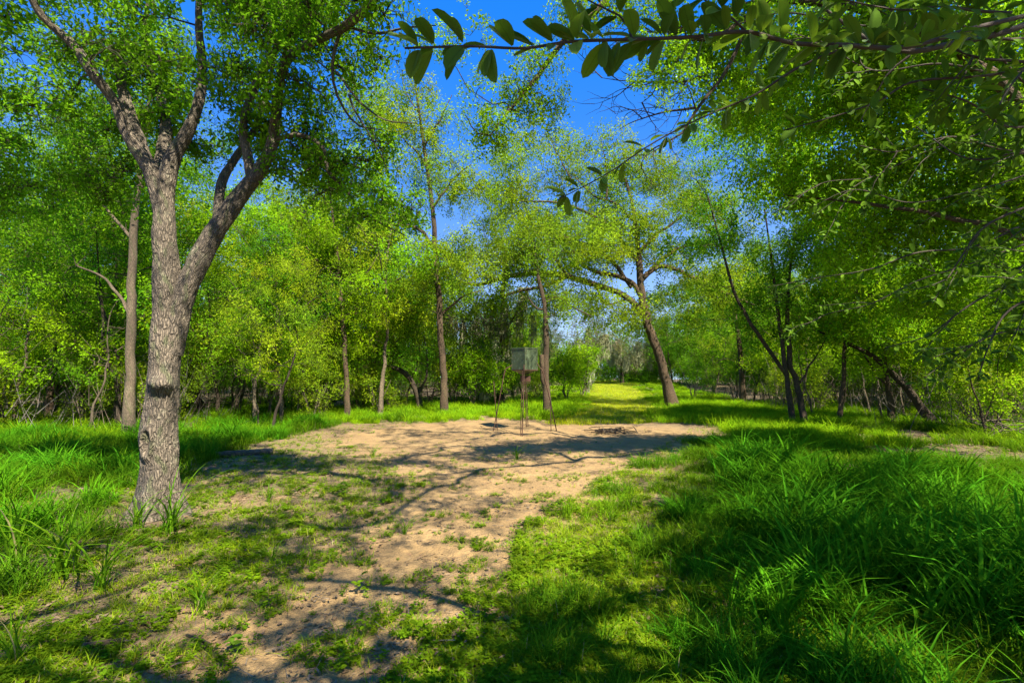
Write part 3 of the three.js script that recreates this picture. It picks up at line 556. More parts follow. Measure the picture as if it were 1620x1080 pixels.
{
  const r = rngOf(404), put = (kind, x, z, s, where) => {
    const px = 810 + F * x / -z, d = -z, row = d < 17 ? 'at the front of the wood' : d < 25 ? 'further into the wood' : d < 40 ? 'deep in the wood' : 'far back';
    const mark = MARKS.find(([m]) => px < m)[1], text = where[0] === 'c' ? LOOK[kind] + ' ' + where : LOOK[kind] + ' ' + row + ' ' + mark;
    plant(kind, V(x, groundHeight(x, z), z), r() * 6.28, s, text, text);
  };
  const trackX = (z) => lerp(3.2, 12, clamp((-z - 15) / 50, 0, 1));
  const spots = [];
  const free = (x, z, gap) => HERO.every(([hx, hd, bx, bz]) => Math.hypot(x - bx, z - bz) > 0.8 && (-z > hd + 0.5 || Math.abs(810 + F * x / -z - hx) > 22 + 500 / -z)) && inside(OPEN, x, z) < -1.2 && inside(TRAIL, x, z) < -1.5 && (x - trackX(z) > (z < -14 ? 6.2 : 0) + 0.03 * -z || trackX(z) - x > (z < -14 ? 3.4 : 0) + 0.03 * -z) && spots.every(([a, b]) => Math.hypot(a - x, b - z) > gap);
  const L = 'in the wood left of the clearing', R = 'in the wood right of the clearing', C = 'beyond the feeder at the back of the clearing';
  // stems the picture shows along the left edge
  for (const [x, y, k, s] of [[402, 674, 0, 0.85], [428, 684, 3, 0.62], [446, 668, 1, 0.75], [486, 646, 0, 0.9], [506, 655, 2, 1], [345, 662, 3, 0.95], [372, 655, 1, 0.9], [20, 672, 0, 0.9], [140, 655, 2, 1.05], [600, 648, 2, 0.8], [640, 646, 3, 0.8]]) { const p = ground(x, y); spots.push([p.x, p.z]); put(k, p.x, p.z, s, L); }
  for (const [x, y, k, s] of [[1300, 645, 3, 0.75], [1225, 630, 0, 0.9], [1370, 640, 1, 0.9], [1530, 650, 2, 1.05], [1604, 655, 1, 1], [1130, 628, 3, 0.9]]) { const p = ground(x, y); spots.push([p.x, p.z]); put(k, p.x, p.z, s, R); }
  const fill = (n, x0, x1, z0, z1, gap, pick, size, where, ok = () => true) => { let c = 0; for (let i = 0; i < n * 40 && c < n; i++) { const z = lerp(z0, z1, r()), x = lerp(x0, x1, r()); if (Math.abs(x) < -z * 1.12 + 3 && ok(x, z) && free(x, z, gap)) { spots.push([x, z]); put(pick[Math.floor(r() * pick.length)], x, z, size * (0.8 + 0.4 * r()), where); c++; } } };
  const left = (x, z) => x < -2.2 + (z + 15) * 0.06, right = (x, z) => x > trackX(z), mid = (x, z) => x > -3.5 && x < trackX(z) - 2;
  fill(26, -22, -3, -13, -24, 1.5, [0, 1, 2, 3, 0, 1], 0.95, L, left);
  fill(30, -26, -3, -12.5, -26, 1.0, [6, 7, 8, 7], 0.9, L, left); fill(26, -36, -3, -24, -40, 1.6, [7, 7, 6], 1.15, L, left);
  fill(40, -17, -2.6, -10.5, -20, 0.8, [9, 9, 9, 8], 1, L, left); fill(30, 5, 20, -12.5, -22, 0.8, [9, 9, 8, 8], 1, R, right);
  fill(26, -42, -4, -24, -44, 2.2, [4, 5, 4, 3], 0.95, L, left);
  fill(8, -60, -8, -44, -60, 3, [4, 5], 1.1, L, left);
  fill(10, -3, 6, -22, -34, 1.5, [6, 7, 8, 6, 3], 0.85, C, mid);
  fill(14, -6, 9, -32, -58, 2.2, [10, 4, 5, 7, 3, 10], 0.72, C, mid);
  fill(18, 5, 24, -14, -26, 1.6, [0, 1, 3, 2, 1], 0.95, R, right);
  fill(26, 6, 26, -15, -28, 1.1, [6, 7, 8], 0.85, R, right); fill(20, 8, 40, -26, -42, 1.6, [7, 7, 6], 1.15, R, right);
  fill(22, 8, 46, -26, -48, 2.3, [4, 5, 5, 3], 0.95, R, right);
  fill(8, 10, 60, -48, -62, 3, [4, 5], 1.05, R, right);
  fill(12, 2, 24, -66, -80, 2.6, [10, 4, 5, 10], 0.95, 'closing the far end of the grassy track');
  // the far wood, one mass
  { const q = rngOf(77), places = []; for (let i = 0; i < 520; i++) { const a = (q() * 2 - 1) * 1.02, d = 62 + 30 * q(), x = Math.sin(a) * d, z = -Math.cos(a) * d; places.push([V(x, 0.6 + 8.5 * q() * (0.55 + 0.45 * n2(a * 9, 3)), z), V(gauss(q) * 0.3, 1, gauss(q) * 0.3).normalize(), 1.5 + 1 * q(), 0.7 + 0.5 * q()]); }
    const g = thing('distant_wood', V(0, 0, 0), 'far-off green wood closing the view behind all the trees', 'wood'); g.userData.kind = 'stuff'; clumpOf(SPRAY.far, 14, 0.8, 0.5).forEach((c, i) => instanced('foliage', c, M.leaf, places.filter((_, k) => k % 3 === i), g, 'stuff', 5 + i)); }
  { const q = rngOf(78), list = [0, 1].map((k) => { const t = new Tri(), rr = rngOf(80 + k); for (let i = 0; i < 22; i++) { const p = V(gauss(rr) * 0.9, 0.9 * rr() * rr(), gauss(rr) * 0.6), d = V(gauss(rr) * 0.7, 0.7 + 0.9 * rr(), gauss(rr) * 0.7).normalize().multiplyScalar(0.6 + 1.6 * rr()), m = p.clone().addScaledVector(d, 0.5).add(V(gauss(rr) * 0.08, gauss(rr) * 0.05, gauss(rr) * 0.08)), c = 0.6 + 0.7 * rr(); stick3(t, p, m, 0.009, [0.1 * c, 0.078 * c, 0.058 * c]); stick3(t, m, p.clone().add(d), 0.005, [0.11 * c, 0.085 * c, 0.062 * c]); stick3(t, m, m.clone().add(V(gauss(rr) * 0.3, 0.2 * rr(), gauss(rr) * 0.3)), 0.004, [0.12 * c, 0.095 * c, 0.07 * c]); } return t.build(); }), places = [];
    for (let i = 0; i < 9000 && places.length < 230; i++) { const x = lerp(-34, 34, q()), z = lerp(-11, -40, q()); if (Math.abs(x) < -z * 1.12 && inside(OPEN, x, z) < -3.5 && inside(TRAIL, x, z) < -3 && inside(BACK, x, z) < -2) places.push([V(x, groundHeight(x, z) - 0.05, z), V(gauss(q) * 0.15, 1, gauss(q) * 0.15).normalize(), 0.6 + 0.7 * q(), 0.6 + 0.6 * q()]); }
    const g = thing('undergrowth', V(0, 0, 0), 'tangle of bare grey-brown twigs between the stems of the wood', 'undergrowth'); g.userData.kind = 'stuff'; list.forEach((c, i) => instanced('twigs', c, M.litter, places.filter((_, k) => k % 2 === i), g, 'stuff', 15 + i)); }
  // shrubs that stand out
  const single = (kind, x, y, s, label) => { const p = ground(x, y); plant(kind, p, r() * 6.28, s, label); };
  single(6, 748, 646, 1.15, 'bright lime shrub left of the metal feeder, in front of the mossy trees');
  single(6, 922, 626, 1.6, 'large rounded bright green shrub right of the metal feeder beside the track');
  single(6, 895, 634, 1.2, 'bright green shrub just behind the slim knobbly tree with the stub');
  single(6, 792, 640, 0.9, 'bright green shrub just left of the feeder, behind its left leg'); single(7, 815, 638, 0.8, 'tall mid-green shrub behind the feeder box'); single(8, 712, 644, 1.2, 'low yellow-green shrub at the foot of the tall straight tree'); single(6, 1290, 640, 0.9, 'bright green shrub between the many-stemmed tree and the thin sapling'); single(8, 1440, 652, 1.1, 'yellow-green shrub in front of the half-fallen trunk'); single(6, 1530, 668, 0.8, 'bright green shrub at the right edge behind the whippy sapling');
  single(7, 1098, 632, 0.9, 'dark green shrub right behind the foot of the arching oak');
}

// ------------------------------------------------------------------ tall trees on the right whose trunks stand outside the picture
{
  const base = V(8.2, 0, -6.2), t = new Tree('tree', base, 'tall tree just outside the right edge whose bright fine-leaved crown fills the upper right', 'tree', null, 61); t.single = true;
  t.limb('trunk', [V(8.2, -0.1, -6.2), V(8.1, 2, -6.3), V(7.8, 4.5, -6.5), V(7.5, 7, -6.4), V(7.3, 9, -6.2)], [0.26, 0.2, 0.17, 0.11, 0.04], M.brownBark, { sides: 12 });
  t.limb('limb', [V(8.05, 2.6, -6.3), V(7, 3.6, -6.8), V(5.8, 4.2, -7.4), V(4.6, 4.6, -8)], [0.05, 0.04, 0.028, 0.012], M.brownBark, { sides: 8, wob: 0.15 });
  t.limb('limb', [V(7.9, 4, -6.4), V(6.6, 5.4, -6.2), V(5, 6.3, -6.1), V(3.4, 6.6, -6.2), V(2.2, 6.2, -6.3)], [0.1, 0.08, 0.06, 0.04, 0.02], M.brownBark, { sides: 8, wob: 0.15 });
  t.limb('limb', [at(1010, -60, 5.6), at(960, -2, 5.6), at(925, 38, 5.6), at(893, 62, 5.6), at(870, 92, 5.6), at(845, 128, 5.5), at(818, 160, 5.5), at(795, 188, 5.4), at(775, 215, 5.4)], [0.045, 0.042, 0.04, 0.036, 0.03, 0.026, 0.02, 0.014, 0.006], M.brownBark, { sides: 7, wob: 0.03 });
  t.limb('limb', [at(800, 180, 5.45), at(805, 162, 5.4), at(780, 165, 5.4), at(760, 152, 5.4), at(740, 140, 5.4)], [0.008, 0.008, 0.007, 0.005, 0.003], M.brownBark, { sides: 5 });
  t.limb('limb', [at(775, 214, 5.4), at(750, 208, 5.4), at(742, 190, 5.4), at(736, 182, 5.4)], [0.009, 0.008, 0.006, 0.003], M.brownBark, { sides: 5 });
  t.limb('limb', [V(2.2, 6.2, -6.3), at(1040, -140, 5.7), at(1010, -60, 5.6)], [0.05, 0.048, 0.045], M.brownBark, { sides: 7 });
  t.limb('limb', [V(7.9, 3.4, -6.3), V(8.4, 4.4, -8), V(8.2, 5.2, -9.6)], [0.1, 0.06, 0.03], M.brownBark, { sides: 7, wob: 0.15 });
  const o = { clump: 0.4, per: 14, size: 0.8, flat: 0.4 };
  for (const [x, y, d, rx, ry, rz, n] of [[1330, 250, 8, 1.6, 0.7, 1.2, 330], [1480, 200, 7.5, 1.5, 0.8, 1.2, 330], [1560, 330, 7.5, 1.3, 0.8, 1.2, 330], [1430, 370, 8.5, 1.6, 0.6, 1.2, 290], [1290, 140, 7, 1.3, 0.6, 1, 260], [1580, 460, 8.5, 1.5, 0.6, 1.2, 300], [1500, 90, 6.5, 1.6, 0.8, 1.2, 300], [1180, 60, 6.2, 1, 0.5, 0.8, 120], [1640, 250, 7, 1, 1.2, 1.5, 250]]) t.blob(at(x, y, d), rx, ry, rz, n, o);
  for (const [x, y, z, n] of [[4.5, 7.6, -5.0, 90], [6.5, 8.4, -5, 110]]) t.blob(V(x, y, z), 1.8, 0.9, 1.6, n, { ...o, size: 1.2 });
  // long bare limbs high over the clearing; their shadows cross the sand
  const high = [[V(7.5, 7, -6.4), V(5.6, 8.2, -6.8), V(3.8, 8.7, -7.3), V(2, 8.9, -7.2), V(0.4, 8.6, -6.8)], [V(5.6, 8.2, -6.8), V(4.9, 8.8, -8), V(4.4, 9.5, -8.6)], [V(3.8, 8.7, -7.3), V(3, 8.6, -6.2), V(1.8, 8.3, -5.2)], [V(7.6, 6, -6.4), V(6, 6.9, -5), V(4.4, 7.2, -3.9), V(2.6, 7.0, -3.2), V(1, 6.6, -2.6)], [V(4.4, 7.2, -3.9), V(3.8, 7.4, -4.8), V(2.6, 7.5, -5.2)], [V(2, 8.9, -7.2), V(1, 9.2, -7.6), V(-0.4, 9.3, -7.8)], [V(2.6, 7.0, -3.2), V(2, 6.8, -2.2), V(1.4, 6.2, -1.2)], [V(1, 6.6, -2.6), V(0.2, 6.8, -2.9), V(-1, 7.2, -2.6), V(-2, 6.9, -3.2), V(-3.1, 7, -3.9)], [V(1.4, 6.2, -1.2), V(0.6, 6.4, -0.7), V(-0.4, 6.6, -0.6)], [V(7.7, 4.6, -6.4), V(6.6, 5.1, -4.6), V(5.4, 5.2, -2.8)]];
  for (const q of high) t.limb('limb', q, [0.085, 0.07, 0.055, 0.04, 0.02].slice(5 - q.length), M.brownBark, { sides: 7, wob: 0.25 });
  for (const [x, y, z, n] of [[3.6, 8.9, -7.2, 90], [1.2, 8.9, -7, 80], [4.8, 9.3, -8.2, 60], [2.2, 8.5, -5.7, 70], [3.2, 7.3, -3.8, 90], [1.6, 6.8, -2.6, 80], [-0.2, 9.2, -7.6, 50], [0.4, 7, -3.6, 90], [-0.8, 7.4, -2.8, 80], [-2, 6.8, -3.3, 100], [-3, 7, -4, 80], [1.3, 6.6, -1, 90], [0, 6.8, -0.6, 80], [2.6, 7.4, -1.4, 90], [6.8, 5.4, -4.2, 200], [5.6, 5.2, -2.7, 180]]) t.blob(V(x, y, z), 1.6, 0.4, 1.4, x > 5 ? n : Math.round(n * 0.5), { ...o, per: x > 5 ? 7 : 4, clump: 0.3, size: 0.8, minR: 0.012 });
  for (const [x, y, z, rx, ry, rz, n] of [[2.6, 9.9, -7.6, 3.4, 0.4, 1.6, 26], [2.4, 8.3, -5, 3, 0.5, 1.4, 26], [0.6, 7.2, -2.6, 2.6, 0.4, 1.3, 26], [-1.6, 7.6, -3.4, 1.8, 0.4, 1.2, 14]]) t.blob(V(x, y, z), rx, ry, rz, n, { per: 1, clump: 0.05, size: 0.9, minR: 0.022, wob: 0.3 });
  const q9 = rngOf(6161);
  for (const [x0, y0, a0, len, w] of [[1090, 60, 2.5, 150, 0.02], [1110, 120, 2.8, 160, 0.018], [1100, 170, 2.6, 130, 0.016], [1120, 30, 2.9, 140, 0.02], [1080, 210, 2.4, 110, 0.014]]) {
    const go = (x, y, a, l, w0, dep, n) => { const pts = [at(x, y, dep)], rr = [w0]; let X = x, Y = y, A = a, D = dep; const c = 6; const kids = []; for (let i = 1; i <= c; i++) { A += gauss(q9) * 0.45; X += Math.cos(A) * l / c; Y += Math.sin(A) * l / c * 0.8; D += gauss(q9) * 0.08; pts.push(at(X, Y, D)); rr.push(w0 * (1 - 0.8 * i / c)); if (n && q9() < 0.75) kids.push([X, Y, A + (q9() < 0.5 ? -1 : 1) * (0.5 + 0.6 * q9()), l * 0.5, w0 * 0.5, D, n - 1]); }
      const s = smoothPath(pts, rr, 14); if (n < 2) t.twigs.push(tube(s.pts.map((p) => t.local(p)), s.rad, 4)); else part('limb', tube(s.pts.map((p) => t.local(p)), s.rad, 5), M.brownBark, t.g); kids.forEach((k) => go(...k)); };
    go(x0, y0, a0, len, w, 5.8, 2);
  }
  t.limb('limb', [V(3.4, 6.6, -6.2), at(1190, 20, 5.9), at(1130, 60, 5.8), at(1085, 62, 5.8)], [0.045, 0.035, 0.028, 0.018], M.brownBark, { sides: 6 });
  t.limb('limb', [at(1190, 20, 5.9), at(1150, 110, 5.85), at(1105, 170, 5.8), at(1080, 210, 5.8)], [0.03, 0.024, 0.018, 0.012], M.brownBark, { sides: 6 });
  const tw = { clump: 0.16, per: 8, size: 0.42, flat: 0.8 };
  for (const [x, y, rx, ry, n] of [[835, 110, 30, 30, 34], [800, 150, 30, 25, 34], [845, 165, 30, 30, 40], [770, 150, 25, 15, 14], [800, 215, 35, 20, 40], [930, 30, 60, 40, 60], [1060, 100, 70, 60, 60], [1040, 30, 60, 40, 50], [720, 60, 50, 30, 30]]) t.blob(at(x, y, 5.45), rx * 0.0072, ry * 0.0072, 0.2, n, tw);
  t.finish(SPRAY.lime, M.brownBark);
}
{
  const base = V(13.4, 0, -11), t = new Tree('tree', base, 'second tall tree beyond the right edge, standing farther back with a broad bright crown', 'tree', null, 62);
  t.limb('trunk', [V(13.4, -0.1, -11), V(13.1, 3, -11), V(12.3, 6, -11.2), V(11.6, 9, -11)], [0.28, 0.2, 0.14, 0.05], M.brownBark, { sides: 12 });
  t.limb('limb', [V(13, 3, -11), V(10.5, 4.2, -11.2), V(8, 5, -11.3)], [0.12, 0.08, 0.03], M.brownBark, { sides: 8, wob: 0.15 });
  for (const [x, y, d, rx, ry, rz, n] of [[1400, 150, 11, 2, 1.2, 1.6, 230], [1300, 300, 12, 1.8, 1, 1.4, 190], [1500, 300, 11, 2, 1.2, 1.6, 230], [1250, 60, 10.5, 1.6, 1, 1.5, 200], [1560, 450, 11.5, 1.8, 1, 1.5, 260], [1420, 450, 12, 1.6, 0.8, 1.3, 190], [1580, 120, 11, 2, 1.5, 1.6, 300], [1200, 190, 12, 1.2, 0.7, 1.2, 160]]) t.blob(at(x, y, d), rx, ry, rz, n, { clump: 0.5, per: 14, flat: 0.45 });
  t.finish(SPRAY.lime, M.brownBark);
}
for (const [x, z, H, seed, n, label] of [[1.9, 0.9, 8, 63, 190, 'leafy tree standing behind the photographer that throws branch shadows over the path'], [-1.2, 1.1, 8.2, 64, 140, 'second leafy tree behind the photographer, left of the first'], [5.7, -0.9, 6, 65, 400, 'leafy tree outside the picture that shades the tall grass on the right']]) {
  const g = woodTree(seed, H, { n, r0: 0.13, mat: M.brownBark, sprays: SPRAY.mid, from: H > 7 ? 0.6 : 0.45, width: 0.3, nb: 14, clump: 0.3, per: 4, size: 0.8, minR: H > 7 ? 0.016 : 0.006 }); g.position.set(x, 0, z); tag(g, label, 'tree');
}

// ------------------------------------------------------------------ the tree whose boughs hang over the camera, with large leaves seen close
{
  const base = V(2.9, 0, -0.5), t = new Tree('overhanging_tree', base, 'dark large-leaved tree whose close boughs hang across the upper right corner', 'tree', null, 71), r = t.r;
  t.limb('trunk', [V(2.9, -0.1, -0.5), V(2.85, 1.2, -0.55), V(2.75, 2.3, -0.6), V(2.5, 3.4, -0.4), V(2.2, 4.4, 0)], [0.13, 0.1, 0.085, 0.06, 0.03], M.darkBark, { sides: 12 });
  t.single = true; const leafGeo = [0, 1, 2, 3].map((i) => { // a blunt oblong leaf, slightly folded and curled, 1 long
    const q = rngOf(500 + i), pos = [], idx = [], W = [0.05, 0.3, 0.46, 0.5, 0.46, 0.3, 0.02], U = [0, 0.16, 0.36, 0.56, 0.76, 0.92, 1], fold = 0.06 + 0.1 * q(), curl = 0.3 * (q() - 0.3);
    U.forEach((u, j) => { for (let s = -1; s <= 1; s++) pos.push(s * W[j] * 0.42, Math.abs(s) * fold * W[j] * 2 - curl * u * u, u); });
    for (let j = 0; j < 6; j++) for (let s = 0; s < 2; s++) { const a = j * 3 + s; idx.push(a, a + 3, a + 1, a + 1, a + 3, a + 4); }
    const g = new THREE.BufferGeometry(), uv = []; for (let j = 0; j < 7; j++) for (let s = -1; s <= 1; s++) uv.push(0.5 + s * W[j], U[j]); g.setAttribute('uv', new THREE.Float32BufferAttribute(uv, 2)); g.setAttribute('position', new THREE.Float32BufferAttribute(pos, 3)); g.setIndex(idx); g.computeVertexNormals(); return g;
  });
  const veins = texture(128, 256, (u, v) => { const a = Math.abs(u - 0.5), mid = smoothstep(a, 0.03, 0.012), q = (v * 9 - a * 4.5) % 1, side = smoothstep(Math.abs(((q + 1) % 1) - 0.5), 0.09, 0.03) * 0.5, spot = smoothstep(tn(u, v, 16), 0.62, 0.72), m = 0.06 * tn(u, v, 7), b = 0.82 + m + 0.16 * Math.max(mid, side); return [b * (1 + 0.12 * mid) + 0.1 * spot, b - 0.25 * spot, b * (1 + 0.1 * mid) - 0.1 * spot]; }, true);
  const mats = [[0.10, 0.20, 0.009], [0.135, 0.235, 0.01], [0.075, 0.165, 0.01], [0.18, 0.31, 0.013]].map((c) => new THREE.MeshPhysicalMaterial({ color: new THREE.Color().setRGB(...c), map: veins, roughness: 1, transmission: 0.4, thickness: 0, side: THREE.DoubleSide, specularIntensity: 0.35 }));
  const small = []; let count = 0;
  const m4 = new THREE.Matrix4(), X = V(0, 0, 0), Y = V(0, 0, 0), Z = V(0, 0, 0);
  // a bough through pixels with its distances; leaves sit along it in loose whorls
  function bough(path, w, L, step, own, from = 0, twiggy = 0.1) {
    const ctrl = path.map(([x, y, d]) => at(x, y, d)), len = ctrl.reduce((s, p, i) => s + (i ? p.distanceTo(ctrl[i - 1]) : 0), 0);
    const s = smoothPath(ctrl, [w, w * 0.75, w * 0.5, w * 0.3], Math.ceil(len / 0.035), twiggy * 0.1, 31);
    const b = part('bough', tube(s.pts.map((p) => t.local(p)), s.rad, 7), M.twigDark, t.g);
    const n = s.pts.length; let k = 0;
    for (let i = Math.floor(n * from); i < n - 1; i++) {
      k += s.pts[i].distanceTo(s.pts[Math.max(0, i - 1)]);
      if (k < step && i < n - 3) continue; k = 0;
      const dir = s.pts[Math.min(n - 1, i + 1)].clone().sub(s.pts[Math.max(0, i - 1)]).normalize(), m = i > n - 5 ? 5 : 3 + Math.floor(r() * 3);
      for (let q = 0; q < m; q++) {
        const a = r() * 6.28, perp = V(gauss(r), gauss(r), gauss(r)); perp.addScaledVector(dir, -perp.dot(dir)).normalize();
        Z.copy(dir).multiplyScalar(0.55 + 0.4 * gauss(r)).addScaledVector(perp, 1).normalize();
        Y.set(gauss(r) * 0.5, 1, gauss(r) * 0.5 + 0.35); Y.addScaledVector(Z, -Y.dot(Z)).normalize(); X.crossVectors(Y, Z);
        const l = L * (0.6 + 0.6 * r()), p = t.local(s.pts[i]).addScaledVector(Z, 0.006);
        m4.makeBasis(X.clone().multiplyScalar(l), Y.clone().multiplyScalar(l), Z.clone().multiplyScalar(l)).setPosition(p);
        if (own && count < 298) {
          const f = part('leaf', leafGeo[Math.floor(r() * 4)], mats[Math.floor(r() * 4)], b); f.matrixAutoUpdate = true; m4.decompose(f.position, f.quaternion, f.scale); count++;
        } else small.push([m4.clone(), r()]);
      }
    }
    return s;
  }
  bough([[1700, 5, 1.15], [1560, 40, 1.05], [1430, 78, 0.98], [1330, 70, 0.93], [1255, 66, 0.9], [1180, 49, 0.86], [1100, 58, 0.83], [1000, 62, 0.8], [900, 66, 0.77], [830, 76, 0.75], [745, 73, 0.72], [640, 76, 0.7]], 0.0055, 0.056, 0.026, true, 0.1);
  bough([[1440, 82, 1.2], [1340, 78, 1.25], [1262, 108, 1.3], [1200, 147, 1.32], [1110, 186, 1.34], [1030, 228, 1.36], [960, 275, 1.38], [878, 318, 1.4]], 0.0045, 0.054, 0.04, true, 0.1);
  bough([[1760, -40, 1.5], [1620, 40, 1.4], [1500, 68, 1.3], [1430, 80, 1.22], [1380, 66, 1.2], [1340, 40, 1.2], [1300, 10, 1.2]], 0.011, 0.05, 0.04, true, 0.2);
  bough([[1700, 90, 1.5], [1560, 120, 1.42], [1440, 130, 1.4], [1390, 160, 1.4], [1300, 190, 1.42], [1240, 206, 1.45]], 0.005, 0.05, 0.045, true, 0.15);
  bough([[1440, 88, 1.2], [1410, 115, 1.22], [1385, 150, 1.25], [1362, 190, 1.28]], 0.0035, 0.05, 0.04, true, 0.15);
  bough([[1180, 50, 0.86], [1150, 20, 0.84], [1105, -5, 0.84], [1060, -20, 0.83]], 0.0025, 0.05, 0.03, true);
  bough([[1000, 62, 0.8], [985, 30, 0.8], [940, 5, 0.79], [900, -15, 0.78]], 0.0025, 0.05, 0.035, true);
  bough([[1600, 20, 1.2], [1500, 10, 1.1], [1420, 15, 1.0], [1300, -8, 0.95]], 0.004, 0.055, 0.03, true);
  bough([[1720, 170, 1.7], [1600, 200, 1.6], [1530, 160, 1.5], [1460, 140, 1.45]], 0.006, 0.055, 0.04, true);
  bough([[1700, 40, 1.3], [1640, 90, 1.2], [1590, 150, 1.15], [1570, 200, 1.1]], 0.004, 0.055, 0.04, true);
  const far = [[[1760, 330, 2.4], [1640, 350, 2.3], [1540, 385, 2.3], [1450, 400, 2.3], [1380, 425, 2.4], [1290, 440, 2.5], [1210, 455, 2.6]], [[1740, 420, 2.3], [1620, 430, 2.2], [1560, 460, 2.2], [1510, 500, 2.2], [1470, 530, 2.25], [1400, 550, 2.3]], [[1700, 300, 2.2], [1610, 330, 2.1], [1550, 370, 2.1], [1500, 440, 2.1], [1475, 480, 2.1]],
    [[1740, 480, 2], [1640, 470, 1.9], [1590, 500, 1.9], [1560, 560, 1.9], [1548, 600, 1.9]], [[1760, 250, 2.6], [1640, 270, 2.5], [1540, 300, 2.5], [1440, 320, 2.6], [1350, 300, 2.7], [1280, 330, 2.8]], [[1700, 380, 2.0], [1640, 400, 1.9], [1600, 440, 1.9], [1575, 480, 1.85]], [[1720, 210, 2.2], [1600, 230, 2.1], [1500, 215, 2.1], [1420, 240, 2.2], [1360, 230, 2.2]],
    [[1760, 360, 3], [1600, 390, 3], [1480, 430, 3.1], [1380, 480, 3.2], [1300, 500, 3.3], [1240, 540, 3.4]], [[1760, 150, 2.8], [1600, 190, 2.8], [1480, 240, 2.9], [1380, 280, 3], [1300, 290, 3.1], [1220, 340, 3.2]], [[1740, 60, 2.2], [1600, 110, 2.1], [1480, 100, 2.1], [1380, 110, 2.2], [1280, 60, 2.2], [1200, 80, 2.3]], [[1760, 20, 1.7], [1600, 60, 1.6], [1480, 30, 1.55], [1360, 40, 1.55], [1240, 20, 1.6], [1160, 40, 1.65]], [[1740, 110, 1.5], [1620, 100, 1.45], [1540, 90, 1.4], [1450, 40, 1.4], [1390, 5, 1.4]], [[1760, 190, 1.9], [1640, 150, 1.8], [1560, 60, 1.7], [1500, -10, 1.7]], [[1720, 260, 1.9], [1620, 240, 1.8], [1530, 250, 1.8], [1450, 200, 1.9]], [[1680, 520, 2.4], [1600, 520, 2.4], [1540, 545, 2.4], [1480, 590, 2.5]]];
  for (const f of far) { bough(f, 0.006, 0.045, 0.06, false, 0.05, 0.4); }
  for (const f of far) for (let k = 0; k < 4; k++) { // side twigs
    const i = 1 + Math.floor(r() * (f.length - 2)), [x, y, d] = f[i], a = Math.PI + (r() - 0.5) * 2.4, l = 60 + 60 * r();
    bough([[x, y, d], [x + Math.cos(a) * l * 0.5, y - Math.sin(a) * l * 0.4 + 8, d + gauss(r) * 0.1], [x + Math.cos(a) * l, y - Math.sin(a) * l * 0.8 + 20, d + gauss(r) * 0.2]], 0.0025, 0.042, 0.05, false, 0.1, 0.3);
  }
  t.limb('limb', [V(2.75, 2.3, -0.6), at(1900, 20, 1.6), at(1760, -20, 1.5), at(1690, 8, 1.3)], [0.05, 0.03, 0.018, 0.01], M.darkBark, { sides: 8 });
  t.limb('limb', [V(2.85, 1.5, -0.55), at(1950, 330, 2.4), at(1760, 330, 2.4)], [0.04, 0.02, 0.008], M.darkBark, { sides: 8 });
  // the rest of the crown, above and behind the camera
  const R4 = [[V(2.6, 3.1, -0.5), V(1.4, 4, 0.2), V(0.2, 4.4, 0.6), V(-1, 4.5, 0.6)], [V(2.3, 4.1, -0.1), V(2.6, 4.9, 1), V(2.4, 5.2, 2.2)], [V(2.3, 4.1, -0.1), V(1.2, 4.9, -0.4), V(0.4, 5.3, -0.3)], [V(2.6, 3, -0.5), V(3.6, 3.6, -1.2), V(4.6, 3.8, -2)]];
  for (const q of R4) t.limb('limb', q, [0.05, 0.035, 0.02, 0.01].slice(0, q.length), M.darkBark, { sides: 6, wob: 0.15 });
  const o = { clump: 0.3, per: 9, size: 1.6, flat: 0.4 };
  for (const [x, y, z, rx, rz, n] of [[0.6, 4.6, 0.7, 1.8, 1.3, 90], [2.4, 4.8, 1.4, 1.8, 1.6, 150], [4.4, 4.3, -1.6, 1.4, 1.4, 210], [3.4, 4.6, 0.2, 1.5, 1.2, 190]]) t.blob(V(x, y, z), rx, 0.5, rz, n, o);
  t.finish(SPRAY.near, M.darkBark);
  const im = new THREE.InstancedMesh(leafGeo[0], new THREE.MeshPhysicalMaterial({ color: 0xffffff, roughness: 1, transmission: 0.36, thickness: 0, side: THREE.DoubleSide, specularIntensity: 0.2 }), small.length);
  small.forEach(([m, q], i) => { im.setMatrixAt(i, m); im.setColorAt(i, col.setRGB(0.06 + 0.08 * q, 0.13 + 0.13 * q, 0.01)); });
  im.name = 'leaves'; im.userData.kind = 'stuff'; im.castShadow = true; t.g.add(im);
}

